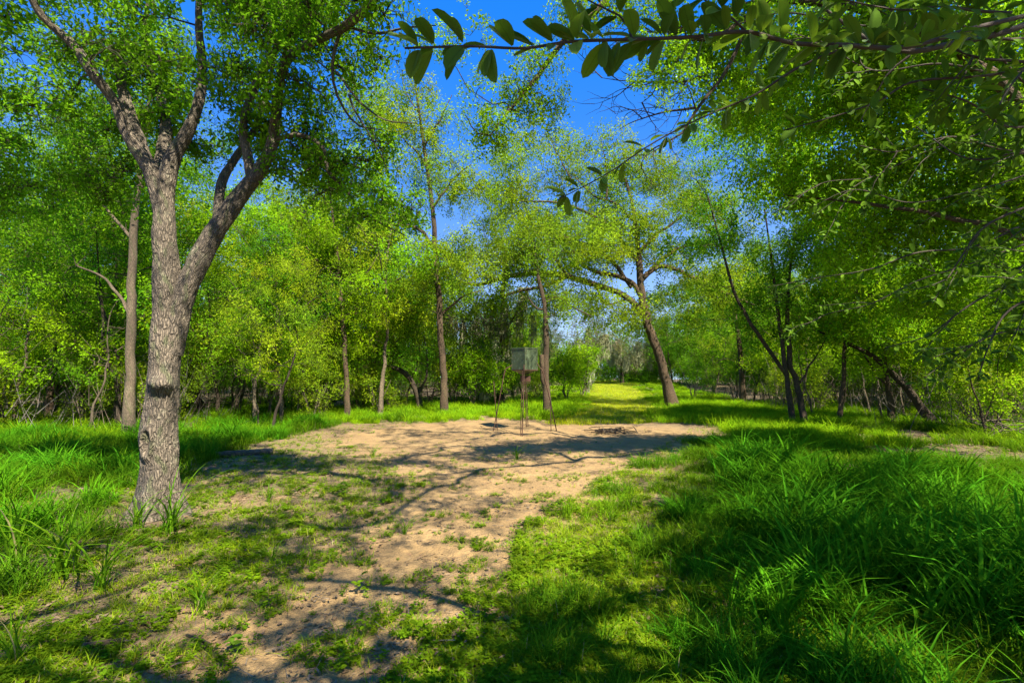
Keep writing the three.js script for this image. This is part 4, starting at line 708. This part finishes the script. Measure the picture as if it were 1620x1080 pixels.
// ------------------------------------------------------------------ the feeder
{
  const d = 13.4, c = ground(830, 679); c.x = at(830, 600, d).x; c.z = -d; c.y = groundHeight(c.x, c.z);
  const g = thing('game_feeder', c, 'square green metal feeder on bent rusty pipe legs at the back of the sand', 'feeder');
  const Q = (x, y, dz = 0) => at(x, y, d + dz).sub(c);
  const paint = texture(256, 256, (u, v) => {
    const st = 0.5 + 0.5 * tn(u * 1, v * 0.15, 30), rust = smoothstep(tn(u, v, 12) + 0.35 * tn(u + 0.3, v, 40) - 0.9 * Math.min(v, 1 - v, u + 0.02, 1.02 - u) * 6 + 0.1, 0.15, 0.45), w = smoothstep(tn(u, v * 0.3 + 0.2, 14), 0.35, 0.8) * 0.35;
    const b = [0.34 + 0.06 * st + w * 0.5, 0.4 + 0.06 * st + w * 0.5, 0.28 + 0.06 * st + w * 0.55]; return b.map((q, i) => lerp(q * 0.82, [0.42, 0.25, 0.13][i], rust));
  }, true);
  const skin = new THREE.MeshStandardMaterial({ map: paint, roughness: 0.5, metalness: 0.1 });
  const rusty = new THREE.MeshStandardMaterial({ map: texture(64, 128, (u, v) => { const a = 0.5 + 0.5 * tn(u, v, 12); return [0.22 + 0.13 * a, 0.15 + 0.08 * a, 0.11 + 0.05 * a]; }, true), roughness: 0.9 });
  const top = Q(830, 551).y, bot = Q(830, 586).y, s = 0.50, h = top - bot;
  // four sheet sides with turned seams, open to see thickness only at the rim
  for (let i = 0; i < 4; i++) {
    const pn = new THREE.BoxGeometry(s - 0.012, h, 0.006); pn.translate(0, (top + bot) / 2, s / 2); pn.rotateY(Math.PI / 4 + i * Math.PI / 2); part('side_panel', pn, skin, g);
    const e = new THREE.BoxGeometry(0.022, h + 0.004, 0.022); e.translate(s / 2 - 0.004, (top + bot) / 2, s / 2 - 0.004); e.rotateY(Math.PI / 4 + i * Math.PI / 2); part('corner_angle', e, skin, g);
    const rim = new THREE.BoxGeometry(s + 0.01, 0.03, 0.012); rim.translate(0, bot + 0.012, s / 2 + 0.008); rim.rotateY(Math.PI / 4 + i * Math.PI / 2); part('bottom_rim', rim, rusty, g);
  }
  for (let i = 0; i < 4; i++) for (const [u, v] of [[-0.2, 0.06], [0.2, 0.06], [-0.2, h - 0.08], [0.2, h - 0.08], [-0.2, h / 2], [0.2, h / 2]]) { const bt = new THREE.CylinderGeometry(0.011, 0.011, 0.012, 6); bt.rotateX(Math.PI / 2); bt.translate(u, bot + v, s / 2 + 0.006); bt.rotateY(Math.PI / 4 + i * Math.PI / 2); part('bolt', bt, rusty, g); }
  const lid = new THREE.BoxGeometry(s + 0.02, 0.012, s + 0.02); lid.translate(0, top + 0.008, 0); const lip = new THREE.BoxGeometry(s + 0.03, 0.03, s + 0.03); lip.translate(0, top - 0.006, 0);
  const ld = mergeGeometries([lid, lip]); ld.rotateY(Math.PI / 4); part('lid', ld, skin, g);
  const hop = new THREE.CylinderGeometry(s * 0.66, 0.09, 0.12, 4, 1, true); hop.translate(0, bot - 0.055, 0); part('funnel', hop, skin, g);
  const mb = new THREE.BoxGeometry(0.24, 0.17, 0.2); mb.rotateY(0.25); mb.translate(0.02, Q(830, 599).y, 0); part('motor_box', mb, rusty, g);
  const sp = new THREE.CylinderGeometry(0.13, 0.13, 0.012, 20); sp.translate(0.02, Q(830, 606).y, 0); part('spinner_plate', sp, rusty, g);
  const pipe = (name, pts, r = 0.0145) => { const q = smoothPath(pts, [r, r], 24); part(name, tube(q.pts, q.rad, 8, { cap: true }), rusty, g); };
  const foot = (x, dz) => { const p = Q(x, 679, dz); const wx = p.x + c.x, wz = p.z + c.z; p.y = groundHeight(wx, wz) - c.y - 0.05; return p; };
  pipe('leg', [Q(811, 577, 0), Q(806, 580, 0), Q(800, 584, 0), Q(798, 590, 0), Q(790, 632, 0), foot(780, 0)]);
  pipe('leg', [Q(849, 573, 0), Q(853, 580, 0), Q(857.5, 585, 0), Q(860, 592, 0), Q(870, 632, 0), foot(881, 0)]);
  pipe('leg', [Q(829, 577, -0.36), Q(829, 582, -0.42), Q(829, 588, -0.44), Q(828, 630, -0.65), foot(826, -0.9)]);
  pipe('leg', [Q(831, 577, 0.36), Q(831, 582, 0.42), Q(831, 588, 0.44), Q(832, 630, 0.65), foot(832.5, 0.95)]);
  pipe('stake', [Q(781, 603, 0.15), Q(783.5, 635, 0.15), foot(787, 0.15)], 0.011); pipe('stake', [Q(870, 637, -0.1), Q(871, 655, -0.1), foot(872, -0.1)], 0.011);
  pipe('stake', [Q(826.5, 586, -0.75), Q(825, 630, -0.8), foot(823.5, -0.85)], 0.011); pipe('stake', [Q(834, 620, 1), Q(834.5, 650, 1), foot(835.5, 1)], 0.011);
}

// ------------------------------------------------------------------ fallen wood
{
  const log = (name, label, a, b, r0, r1, mat, o = {}) => {
    const p = ground(...a), q = ground(...b), m = p.clone().lerp(q, 0.5), g = thing(name, p, label, name === 'log' ? 'log' : 'stick', o.group); p.y += r0 * 0.7; q.y += r1 * 0.7 + (o.lift ?? 0); m.y = (p.y + q.y) / 2 + (o.arch ?? 0); m.x += o.bend ?? 0;
    const base = g.position, s = smoothPath([p, m, q], [r0, (r0 + r1) / 2, r1], 26); const geo = tube(s.pts.map((v) => v.clone().sub(base)), s.rad, o.sides ?? 12, { cap: true, bump: (v, dd, r) => r * 0.13 * n3(v.x * 9, v.y * 9, v.z * 9) });
    part('wood', geo, mat, g);
    if (o.fork) { const f = ground(...o.fork); f.y += r1; const s2 = smoothPath([m.clone(), m.clone().lerp(f, 0.5).add(V(0, 0.02, 0)), f], [r1, r1 * 0.8, r1 * 0.5], 10); part('side_twig', tube(s2.pts.map((v) => v.clone().sub(base)), s2.rad, 6, { cap: true }), mat, g); }
  };
  log('log', 'weathered brown log lying in the grass behind the big forked oak', [340, 722], [432, 716], 0.07, 0.075, M.paleBark);
  log('stick', 'short pale stick lying just in front of the weathered log', [410, 724], [438, 726], 0.02, 0.018, M.paleBark);
  log('stick', 'grey stick lying in the shaded grass at the left edge', [-40, 715], [42, 721], 0.03, 0.022, M.paleBark);
  log('stick', 'thick reddish-brown stick on bare earth at the lower left', [128, 1036], [196, 1022], 0.026, 0.022, M.brownBark);
  log('stick', 'forked pale twig on the shaded near path', [294, 1008], [334, 1016], 0.008, 0.006, M.paleBark, { fork: [330, 1022], sides: 7 });
  log('stick', 'long thin grey twig under the leaves left of the near path', [222, 994], [274, 983], 0.008, 0.005, M.paleBark, { sides: 7, arch: 0.01 });
  log('stick', 'thin pale twig at the bottom of the near path', [350, 1058], [376, 1034], 0.006, 0.004, M.paleBark, { sides: 7 });
  log('stick', 'thin slanting straw-coloured twig among weeds at the lower left', [55, 980], [105, 945], 0.007, 0.005, M.paleBark, { sides: 7, arch: 0.03 });
  const r = rngOf(909), p0 = ground(966, 684), g = thing('brush_pile', p0, 'low pile of dark dead sticks on the sand right of the metal feeder', 'brush pile');
  for (let i = 0; i < 44; i++) {
    const a = r() * 6.28, L = 0.25 + r() * 0.6, c = V(gauss(r) * 0.5, 0.03 + 0.14 * r() * r(), gauss(r) * 0.25), e = V(Math.cos(a) * L / 2, (r() - 0.3) * 0.12, Math.sin(a) * L / 2), w = 0.006 + 0.016 * r() * r();
    part('stick', tube([c.clone().sub(e), c.clone().add(V(0, 0.02, 0)), c.clone().add(e)], [w, w * 0.9, w * 0.6], 5, { cap: true }), i % 4 ? M.darkBark : M.greyTwig, g);
  }
  const heap = (label, x, y, n, spread, L0, up, seed) => { const q = rngOf(seed), b = ground(x, y), h = thing('brush_heap', b, label, 'brush heap'); for (let i = 0; i < n; i++) { const a = q() * 6.28, L = L0 * (0.4 + 0.8 * q()), c = V(gauss(q) * spread, 0.1 + up * q(), gauss(q) * spread), e = V(Math.cos(a) * L / 2, (q() - 0.35) * L * 0.5, Math.sin(a) * L / 2), w = 0.008 + 0.02 * q() * q(); part('stick', tube([c.clone().sub(e), c.clone().add(V(gauss(q) * 0.05, gauss(q) * 0.06, 0)), c.clone().add(e)], [w, w * 0.8, w * 0.4], 4), M.greyTwig, h); } };
  heap('tangle of pale dead branches behind the tall straight tree', 684, 640, 46, 0.7, 1.8, 1.1, 31);
  heap('tangle of grey dead branches in the wood just right of the big oak trunk', 330, 655, 30, 0.6, 1.6, 1.3, 32);
  heap('heap of brown dead branches in the leaf litter at the right edge', 1580, 690, 36, 0.8, 1.2, 0.3, 33);
}

// ------------------------------------------------------------------ grass and weeds
function blades(seed, { n, h, w, lean = 0.5, seg = 4, base = 0.04, col: c0, straw = 0.06 }) {
  const r = rngOf(seed), t = new Tri();
  for (let i = 0; i < n; i++) {
    const a = r() * 6.28, out = lean * (0.25 + r()), H = h * (0.5 + 0.6 * r()), ww = w * (0.6 + 0.6 * r()), d = V(Math.cos(a), 0, Math.sin(a)), s = V(-d.z, 0, d.x), o = V(gauss(r) * base, -0.02, gauss(r) * base), tw = gauss(r) * 0.8;
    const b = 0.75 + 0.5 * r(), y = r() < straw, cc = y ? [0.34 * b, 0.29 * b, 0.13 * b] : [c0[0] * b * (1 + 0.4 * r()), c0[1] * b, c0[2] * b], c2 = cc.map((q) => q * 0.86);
    let pl = null, pr = null, pm = null;
    for (let k = 0; k <= seg; k++) {
      const u = k / seg, x = out * H * u * u * (1 + 0.3 * u), y2 = H * (u - 0.38 * out * u * u * u), wd = ww * 0.5 * (k === seg ? 0.02 : Math.min(1, 0.55 + u * 1.5) * (1 - Math.pow(u, 3) * 0.75));
      const p = o.clone().addScaledVector(d, x).add(V(0, y2, 0)), sd = s.clone().multiplyScalar(Math.cos(tw * u)).addScaledVector(d, Math.sin(tw * u) * 0.5);
      const l = p.clone().addScaledVector(sd, wd), rr = p.clone().addScaledVector(sd, -wd), m = p.clone().add(V(0, -wd * 0.35, 0));
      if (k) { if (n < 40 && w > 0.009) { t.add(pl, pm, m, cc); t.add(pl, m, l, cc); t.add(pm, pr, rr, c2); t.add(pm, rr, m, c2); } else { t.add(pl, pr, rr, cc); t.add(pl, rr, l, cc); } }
      pl = l; pr = rr; pm = m;
    }
  }
  return t.build();
}
function weed(seed, { n = 7, h = 0.07, L = 0.03, W = 0.018, col: c0, stems = 3, spread = 0.06 }) {
  const r = rngOf(seed), t = new Tri();
  for (let s = 0; s < stems; s++) {
    const a = s / stems * 6.28 + r(), end = V(Math.cos(a) * spread * r(), h * (0.5 + 0.6 * r()), Math.sin(a) * spread * r()); stick3(t, V(end.x * 0.2, -0.01, end.z * 0.2), end, 0.0012, [0.09, 0.13, 0.03]);
    for (let i = 0; i < n; i++) { const u = 0.25 + 0.75 * (i + 1) / n, b = i * 2.3 + r(), d = V(Math.cos(b), 0.15 + 0.4 * r(), Math.sin(b)).normalize(), nn = V(gauss(r) * 0.3, 1, gauss(r) * 0.3); nn.addScaledVector(d, -nn.dot(d)).normalize(); const k = 0.8 + 0.4 * r(), q = 0.6 + 0.6 * r(); leafTris(t, end.clone().multiplyScalar(u), d, nn, L * q, W * q, [c0[0] * k, c0[1] * k, c0[2] * k], L > 0.02 ? 1 : 0, 0.2); }
  }
  return t.build();
}
const C_TALL = [0.075, 0.27, 0.009], C_LAWN = [0.2, 0.34, 0.012], C_WEED = [0.21, 0.36, 0.012];
const GR = {
  tall: [1, 2, 3].map((s) => blades(s + 200, { n: 13, h: 0.64, w: 0.02, lean: 0.62, seg: 5, base: 0.06, col: C_TALL, straw: 0.025 })),
  mid: [1, 2].map((s) => blades(s + 210, { n: 22, h: 0.34, w: 0.008, lean: 0.7, seg: 4, base: 0.05, col: [0.105, 0.26, 0.009], straw: 0.05 })),
  farTall: [1, 2].map((s) => blades(s + 220, { n: 44, h: 0.5, w: 0.014, lean: 0.7, seg: 3, base: 0.16, col: [0.19, 0.40, 0.009], straw: 0.05 })),
  short: [1, 2, 3].map((s) => blades(s + 230, { n: 14, h: 0.1, w: 0.0042, lean: 0.9, seg: 3, base: 0.03, col: C_LAWN, straw: 0.1 })),
  lawn: [1, 2].map((s) => blades(s + 240, { n: 50, h: 0.16, w: 0.009, lean: 0.6, seg: 2, base: 0.16, col: [0.36, 0.52, 0.014], straw: 0.12 })),
  weed: [1, 2, 3].map((s) => weed(s + 250, { n: 7, h: 0.06, L: 0.028, W: 0.017, col: C_WEED, stems: 4, spread: 0.08 })),
  tiny: [1, 2].map((s) => weed(s + 260, { n: 6, h: 0.03, L: 0.016, W: 0.009, col: C_WEED, stems: 4, spread: 0.05 })),
};
// patches of many tufts
function patches(tufts, seed, n, R, smin, smax, variants = 3) {
  return Array.from({ length: variants }, (_, k) => {
    const r = rngOf(seed + k), list = [];
    for (let i = 0; i < n; i++) { const a = r() * 6.28, q = R * Math.sqrt(r()) * (0.8 + 0.4 * r()); list.push([tufts[i % tufts.length], placed(V(Math.cos(a) * q, 0, Math.sin(a) * q), V(gauss(r) * 0.1, 1, gauss(r) * 0.1).normalize(), lerp(smin, smax, r()) * (1 - 0.35 * q / R), r() * 6.28), 0.8 + 0.35 * r()]); }
    return joined(list);
  });
}
function scatter(seed, n, r1, r2, pw, ok, scale, a1 = -62, a2 = 62) { // pw 1: even per area, 0: denser near the camera
  const r = rngOf(seed), out = [];
  for (let i = 0; i < n; i++) {
    const u = r(), R = pw ? Math.sqrt(lerp(r1 * r1, r2 * r2, u)) : r1 * Math.pow(r2 / r1, u), a = lerp(a1, a2, r()) * Math.PI / 180, x = Math.sin(a) * R, z = -Math.cos(a) * R;
    const k = ok(x, z, r); if (k <= 0 || r() > k) continue;
    const s = scale(x, z, r);
    out.push([V(x, groundHeight(x, z) - 0.005, z), V(gauss(r) * 0.12, 1, gauss(r) * 0.12).normalize(), s, 0.8 + 0.35 * r()]);
  }
  return out;
}
function stuff(name, label, geos, mat, places, seed, category = 'grass') {
  const g = thing(name, V(0, 0, 0), label, category); g.userData.kind = 'stuff';
  geos.forEach((q, i) => { const l = places.filter((_, k) => k % geos.length === i); if (l.length) instanced(geos.length > 1 ? 'tufts' : name, q, mat, l, g, 'stuff', seed + i, 0.14); });
  return g;
}
GR.tallPatch = patches(GR.tall, 1, 34, 0.42, 0.55, 1.25, 4); GR.midPatch = patches(GR.mid, 20, 26, 0.32, 0.5, 1.2, 3); GR.farPatch = patches(GR.farTall, 40, 14, 0.55, 0.5, 1.15, 3); GR.lawnPatch = patches(GR.lawn, 60, 16, 0.5, 0.7, 1.3, 2);
const clear = (x, z) => Math.hypot(x + 3.9, z + 5.3) > 0.42 && x * x + z * z > 1.1;
const RIGHT = worldPoly([[840, 1900], [850, 1080], [880, 980], [930, 880], [1010, 800], [1085, 735], [1130, 690], [1180, 668], [1330, 676], [1640, 720], [2600, 900], [2600, 1900]]);
{
  const tall = (x, z) => { const k = inside(RIGHT, x, z) + 0.5 * fbm(x, z); return clear(x, z) ? smoothstep(k, 0.1, 1.0) : 0; };
  stuff('tall_grass', 'deep green knee-high broad-bladed grass filling the shaded right foreground', GR.tallPatch, M.grass, scatter(1, 330, 1.3, 9.5, 1, (x, z) => 0.85 * tall(x, z) * (z < -6 ? smoothstep(x, 2.6, 4.5) : 1) * (0.45 + 0.55 * smoothstep(x, 1, 2.4)) * smoothstep(fbm(x * 1.1 + 7, z * 1.1), -0.45, 0.25), (x, z, r) => (0.75 + 0.4 * r()) * (0.5 + 0.65 * smoothstep(x + z * 0.12, 0.6, 2.6)), 0, 62), 1);
  stuff('middle_grass', 'shin-high grass at the edge between the bare path and the tall grass', GR.midPatch, M.grass, scatter(2, 700, 1.2, 12, 1, (x, z) => clear(x, z) ? 0.7 * smoothstep(inside(RIGHT, x, z) + 0.9 * fbm(x * 1.2, z * 1.2), -0.5, 0.5) : 0, (x, z, r) => 0.6 + 0.5 * r(), -10, 62), 4);
  // left: bright grass and weeds round the oak, bare where trodden
  const leftLow = (x, z) => { const Z = zones(x, z); return clear(x, z) && x < 1.2 ? (1 - Z.sand) * (0.35 + 0.65 * smoothstep(fbm(x * 1.5 + 2, z * 1.5), -0.35, 0.3)) : 0; };
  const onSand = (x, z) => { const Z = zones(x, z); return clear(x, z) ? Z.sand * smoothstep(fbm(x * 1.3 + 20, z * 1.3), -0.05, 0.4) * (z > -9.5 ? 1 : 0.25) : 0; };
  stuff('short_grass', 'short bright grass tufts over the open ground round the oak and path', GR.short, M.grass, [...scatter(5, 44000, 1.2, 16, 0, (x, z) => 0.75 * leftLow(x, z), (x, z, r) => 0.6 + 0.8 * r(), -62, 20), ...scatter(6, 16000, 1.2, 14, 0, (x, z) => 0.75 * onSand(x, z), (x, z, r) => 0.5 + 0.7 * r(), -50, 40), ...scatter(7, 24000, 1.3, 15, 0, (x, z) => inside(RIGHT, x, z) > -0.8 && clear(x, z) ? 0.7 : 0, (x, z, r) => 0.7 + 0.8 * r(), 0, 60)], 7);
  stuff('low_weeds', 'low bright small-leaved weeds carpeting the open ground', GR.weed, M.leaf, [...scatter(8, 52000, 1.2, 14, 0, (x, z) => 0.7 * leftLow(x, z) * smoothstep(fbm(x * 0.8 - 9, z * 0.8), -0.4, 0.2), (x, z, r) => 0.4 + 0.65 * r(), -62, 20), ...scatter(9, 14000, 1.2, 12, 0, (x, z) => 0.7 * onSand(x, z), (x, z, r) => 0.4 + 0.5 * r(), -50, 40), ...scatter(10, 24000, 1.3, 10, 0, (x, z) => inside(RIGHT, x, z) > -0.9 && clear(x, z) ? 0.5 * smoothstep(fbm(x, z + 3), -0.2, 0.3) : 0, (x, z, r) => 0.6 + 0.7 * r(), 0, 60)], 10, 'weeds');
  stuff('seedlings', 'tiny seedlings dotted over the bare sandy path', GR.tiny, M.leaf, scatter(11, 9000, 1.2, 13, 0, (x, z) => clear(x, z) ? 0.35 * zones(x, z).sand * smoothstep(fbm(x * 2 + 40, z * 2), -0.2, 0.5) : 0, (x, z, r) => 0.5 + 1 * r(), -55, 40), 13, 'weeds');
  // the wood floor and the meadow band
  stuff('wood_grass', 'bright knee-high grass growing through the shaded wood at the left', GR.midPatch, M.grass, scatter(12, 1300, 5, 22, 1, (x, z) => { const k = inside(OPEN, x, z); return x < -2 && k < 0.3 && clear(x, z) ? 0.75 * smoothstep(fbm(x * 0.6, z * 0.6), -0.35, 0.25) * (z > -6.2 && x > -7 ? 0.35 : 1) : 0; }, (x, z, r) => 0.9 + 0.6 * r(), -62, 0), 15);
  stuff('broad_grass', 'broad-bladed green grass in the dappled shade behind the big oak at the left', GR.tallPatch, M.grass, scatter(15, 520, 6.3, 16, 1, (x, z) => { const k = inside(OPEN, x, z); return x < -2 && k < 0.1 && clear(x, z) ? 0.8 * smoothstep(fbm(x * 0.7 + 50, z * 0.7), -0.35, 0.2) : 0; }, (x, z, r) => 0.6 + 0.4 * r(), -62, -8), 33);
  stuff('wood_edge_grass', 'fresh green grass scattered through the wood at the right', GR.midPatch, M.grass, scatter(13, 1500, 6, 24, 1, (x, z) => { const k = inside(OPEN, x, z); return x > 3 && k < 0.2 && inside(RIGHT, x, z) < 0.4 && inside(TRAIL, x, z) < -2 ? 0.6 * smoothstep(fbm(x * 0.6 + 30, z * 0.6), -0.3, 0.3) : 0; }, (x, z, r) => 0.8 + 0.6 * r(), 5, 60), 31);
  stuff('bank_grass', 'fresh green grass bank along the back edge of the sand', GR.farPatch, M.grass, scatter(14, 2600, 13, 32, 1, (x, z) => { const Z = zones(x, z), b = inside(BACK, x, z); return b > -0.6 ? 0.9 * (1 - Z.sand) * (Z.trail > 0.5 ? 0.05 : 1) : (1 - Z.sand) * (Z.trail > 0.5 ? 0.02 : 0.28) * (inside(OPEN, x, z) < 0 ? 1 : 0); }, (x, z, r) => 0.45 + 0.7 * r(), -48, 48), 17);
  stuff('bright_grass', 'sunlit pale green tussocky grass on the right bank beside the arching oak', GR.farPatch, M.grass, scatter(20, 1000, 11, 26, 1, (x, z) => { const [px] = [810 + F * x / -z]; return px > 1070 && px < 1330 && inside(OPEN, x, z) < 0.6 ? 0.8 * (1 - zones(x, z).sand) : 0; }, (x, z, r) => 0.6 + 0.7 * r(), 15, 40), 27);
  stuff('track_grass', 'short mown yellow-green grass of the track running away from the clearing', GR.lawnPatch, M.grass, scatter(16, 6000, 14, 75, 1, (x, z) => zones(x, z).trail * 0.9, (x, z, r) => 0.7 + 0.8 * r(), 4, 20), 19);
  stuff('track_verge_grass', 'taller pale grass along both sides of the track', GR.farPatch, M.grass, scatter(18, 1800, 16, 78, 1, (x, z) => { const k = inside(TRAIL, x, z); return k < 0.2 && k > -5 ? 0.55 : 0; }, (x, z, r) => 0.6 + 0.8 * r(), 0, 26), 21);
  // dead leaves
  const dead = (seed) => { const r = rngOf(seed), t = new Tri(); for (let i = 0; i < 16; i++) { const p = V(gauss(r) * 0.16, 0.006 + 0.01 * r(), gauss(r) * 0.16), a = r() * 6.28, c = 0.6 + 0.8 * r(), n = V(gauss(r) * 0.4, 1, gauss(r) * 0.4).normalize(), d = V(Math.cos(a), 0, Math.sin(a)); d.addScaledVector(n, -d.dot(n)).normalize(); leafTris(t, p, d, n, 0.045 * (0.6 + 0.7 * r()), 0.02 * (0.7 + 0.6 * r()), [0.2 * c, 0.13 * c, 0.07 * c], 1, -0.3 + 0.6 * r()); } return t.build(); };
  stuff('leaf_litter', 'brown fallen leaves scattered over the ground', [dead(1), dead(2)], M.litter, [...scatter(19, 10000, 1.2, 18, 0, (x, z) => clear(x, z) ? 0.8 * (1 - zones(x, z).sand * 0.84) : 0, (x, z, r) => 0.6 + 0.6 * r()), ...scatter(23, 9000, 8, 30, 1, (x, z) => inside(OPEN, x, z) < 0 && inside(TRAIL, x, z) < 0 ? 0.7 : 0, (x, z, r) => 1 + 0.8 * r())], 23, 'leaf litter');
  const clod = (seed) => { const r = rngOf(seed), g = new THREE.IcosahedronGeometry(0.01, 1), p = g.attributes.position, c = []; for (let i = 0; i < p.count; i++) { const k = 0.75 + 0.35 * n3(p.getX(i) * 90 + seed, p.getY(i) * 90, p.getZ(i) * 90); p.setXYZ(i, p.getX(i) * k * 1.3, p.getY(i) * k * 0.7, p.getZ(i) * k); c.push(0.4, 0.3, 0.17); } g.setAttribute('color', new THREE.Float32BufferAttribute(c, 3)); g.computeVertexNormals(); return g; };
  stuff('clods', 'small crumbs of earth and pebbles strewn over the sandy path', [clod(1), clod(2)], M.litter, scatter(27, 9000, 1.2, 13, 0, (x, z) => zones(x, z).sand * smoothstep(fbm(x * 2.2 - 4, z * 2.2), -0.3, 0.5), (x, z, r) => 0.2 + 0.8 * r() * r() * r(), -55, 42), 29, 'pebbles');
  const twig = (seed) => { const r = rngOf(seed), t = new Tri(); for (let i = 0; i < 5; i++) { const p = V(gauss(r) * 0.25, 0.008, gauss(r) * 0.25), a = r() * 6.28, L = 0.05 + 0.16 * r(); const e = p.clone().add(V(Math.cos(a) * L, 0.01 * r(), Math.sin(a) * L)); stick3(t, p, e, 0.0025, [0.22, 0.17, 0.12]); stick3(t, e, p, 0.0025, [0.2, 0.155, 0.11]); } return t.build(); };
  stuff('twig_litter', 'small dead twigs lying on the bare earth', [twig(3)], M.litter, scatter(25, 1600, 1.3, 14, 0, (x, z) => clear(x, z) ? 0.6 : 0, (x, z, r) => 0.6 + 0.7 * r()), 25, 'twigs');
}
// plants that stand out singly
{
  const single = (name, geo, mat, x, y, s, label, partName = 'blades') => { const p = ground(x, y), g = thing(name, p, label, name === 'grass_clump' ? 'grass clump' : 'weed'); const m = part(partName, geo, mat, g); m.scale.setScalar(s); m.rotation.y = x; return g; };
  const big = [1, 2, 3].map((s) => blades(s + 300, { n: 30, h: 0.62, w: 0.015, lean: 0.9, seg: 6, base: 0.05, col: [0.11, 0.28, 0.01], straw: 0.05 }));
  single('grass_clump', big[0], M.grass, 268, 842, 1.15, 'arching grass clump growing against the foot of the big oak trunk');
  single('grass_clump', big[1], M.grass, 215, 838, 0.8, 'smaller grass clump left of the foot of the big oak trunk');
  single('grass_clump', big[2], M.grass, 95, 915, 1.25, 'large arching grass clump at the left edge in front of the oak');
  single('grass_clump', big[0], M.grass, 20, 900, 1.2, 'leftmost large grass clump, cut by the left edge of the photo');
  single('grass_clump', big[1], M.grass, 160, 935, 0.9, 'grass clump between the large left clump and the trunk shadow');
  single('grass_clump', big[2], M.grass, 318, 968, 0.5, 'spiky grass tuft at the left edge of the near path, below the oak');
  single('grass_clump', big[1], M.grass, 818, 727, 0.6, 'lone grass tuft on the bare sand in front of the feeder');
  single('grass_clump', big[0], M.grass, 425, 790, 0.5, 'grass tuft in the sunlit weeds right of the oak trunk');
  single('grass_clump', big[2], M.grass, 590, 722, 0.55, 'grass tuft on the left edge of the far sand');
  single('grass_clump', big[1], M.grass, 430, 890, 0.42, 'grass tuft above the forked branch shadow');
  single('grass_clump', big[0], M.grass, 640, 838, 0.36, 'grass tuft beside the bright sunlit strip of sand');
  single('grass_clump', big[0], M.grass, 20, 1060, 0.6, 'grass tuft in the bottom left corner');
  const bw = weed(333, { n: 8, h: 0.22, L: 0.085, W: 0.05, col: [0.13, 0.24, 0.02], stems: 2, spread: 0.1 }), sw = weed(334, { n: 6, h: 0.12, L: 0.05, W: 0.026, col: C_WEED, stems: 3, spread: 0.08 });
  single('broadleaf_weed', bw, M.leaf, 541, 786, 1.1, 'upright broad-leaved weed with pale green leaves at the left of the sand', 'leaves');
  single('broadleaf_weed', bw, M.leaf, 372, 1028, 0.6, 'narrow leafy seedling on the shaded near path beside the forked twig', 'leaves');
  single('broadleaf_weed', sw, M.leaf, 430, 962, 0.9, 'small weed inside the forked branch shadow', 'leaves');
  single('broadleaf_weed', sw, M.leaf, 572, 932, 0.9, 'small weed on the sunlit part of the near path', 'leaves');
  single('broadleaf_weed', sw, M.leaf, 575, 1002, 0.9, 'small weed on the near path, right of the shadow trunk', 'leaves');
  single('broadleaf_weed', sw, M.leaf, 672, 1010, 1, 'small weed near the right edge of the near path', 'leaves');
  single('broadleaf_weed', sw, M.leaf, 545, 1062, 0.8, 'small weed at the bottom middle of the near path', 'leaves');
}
renderer.render(scene, camera);
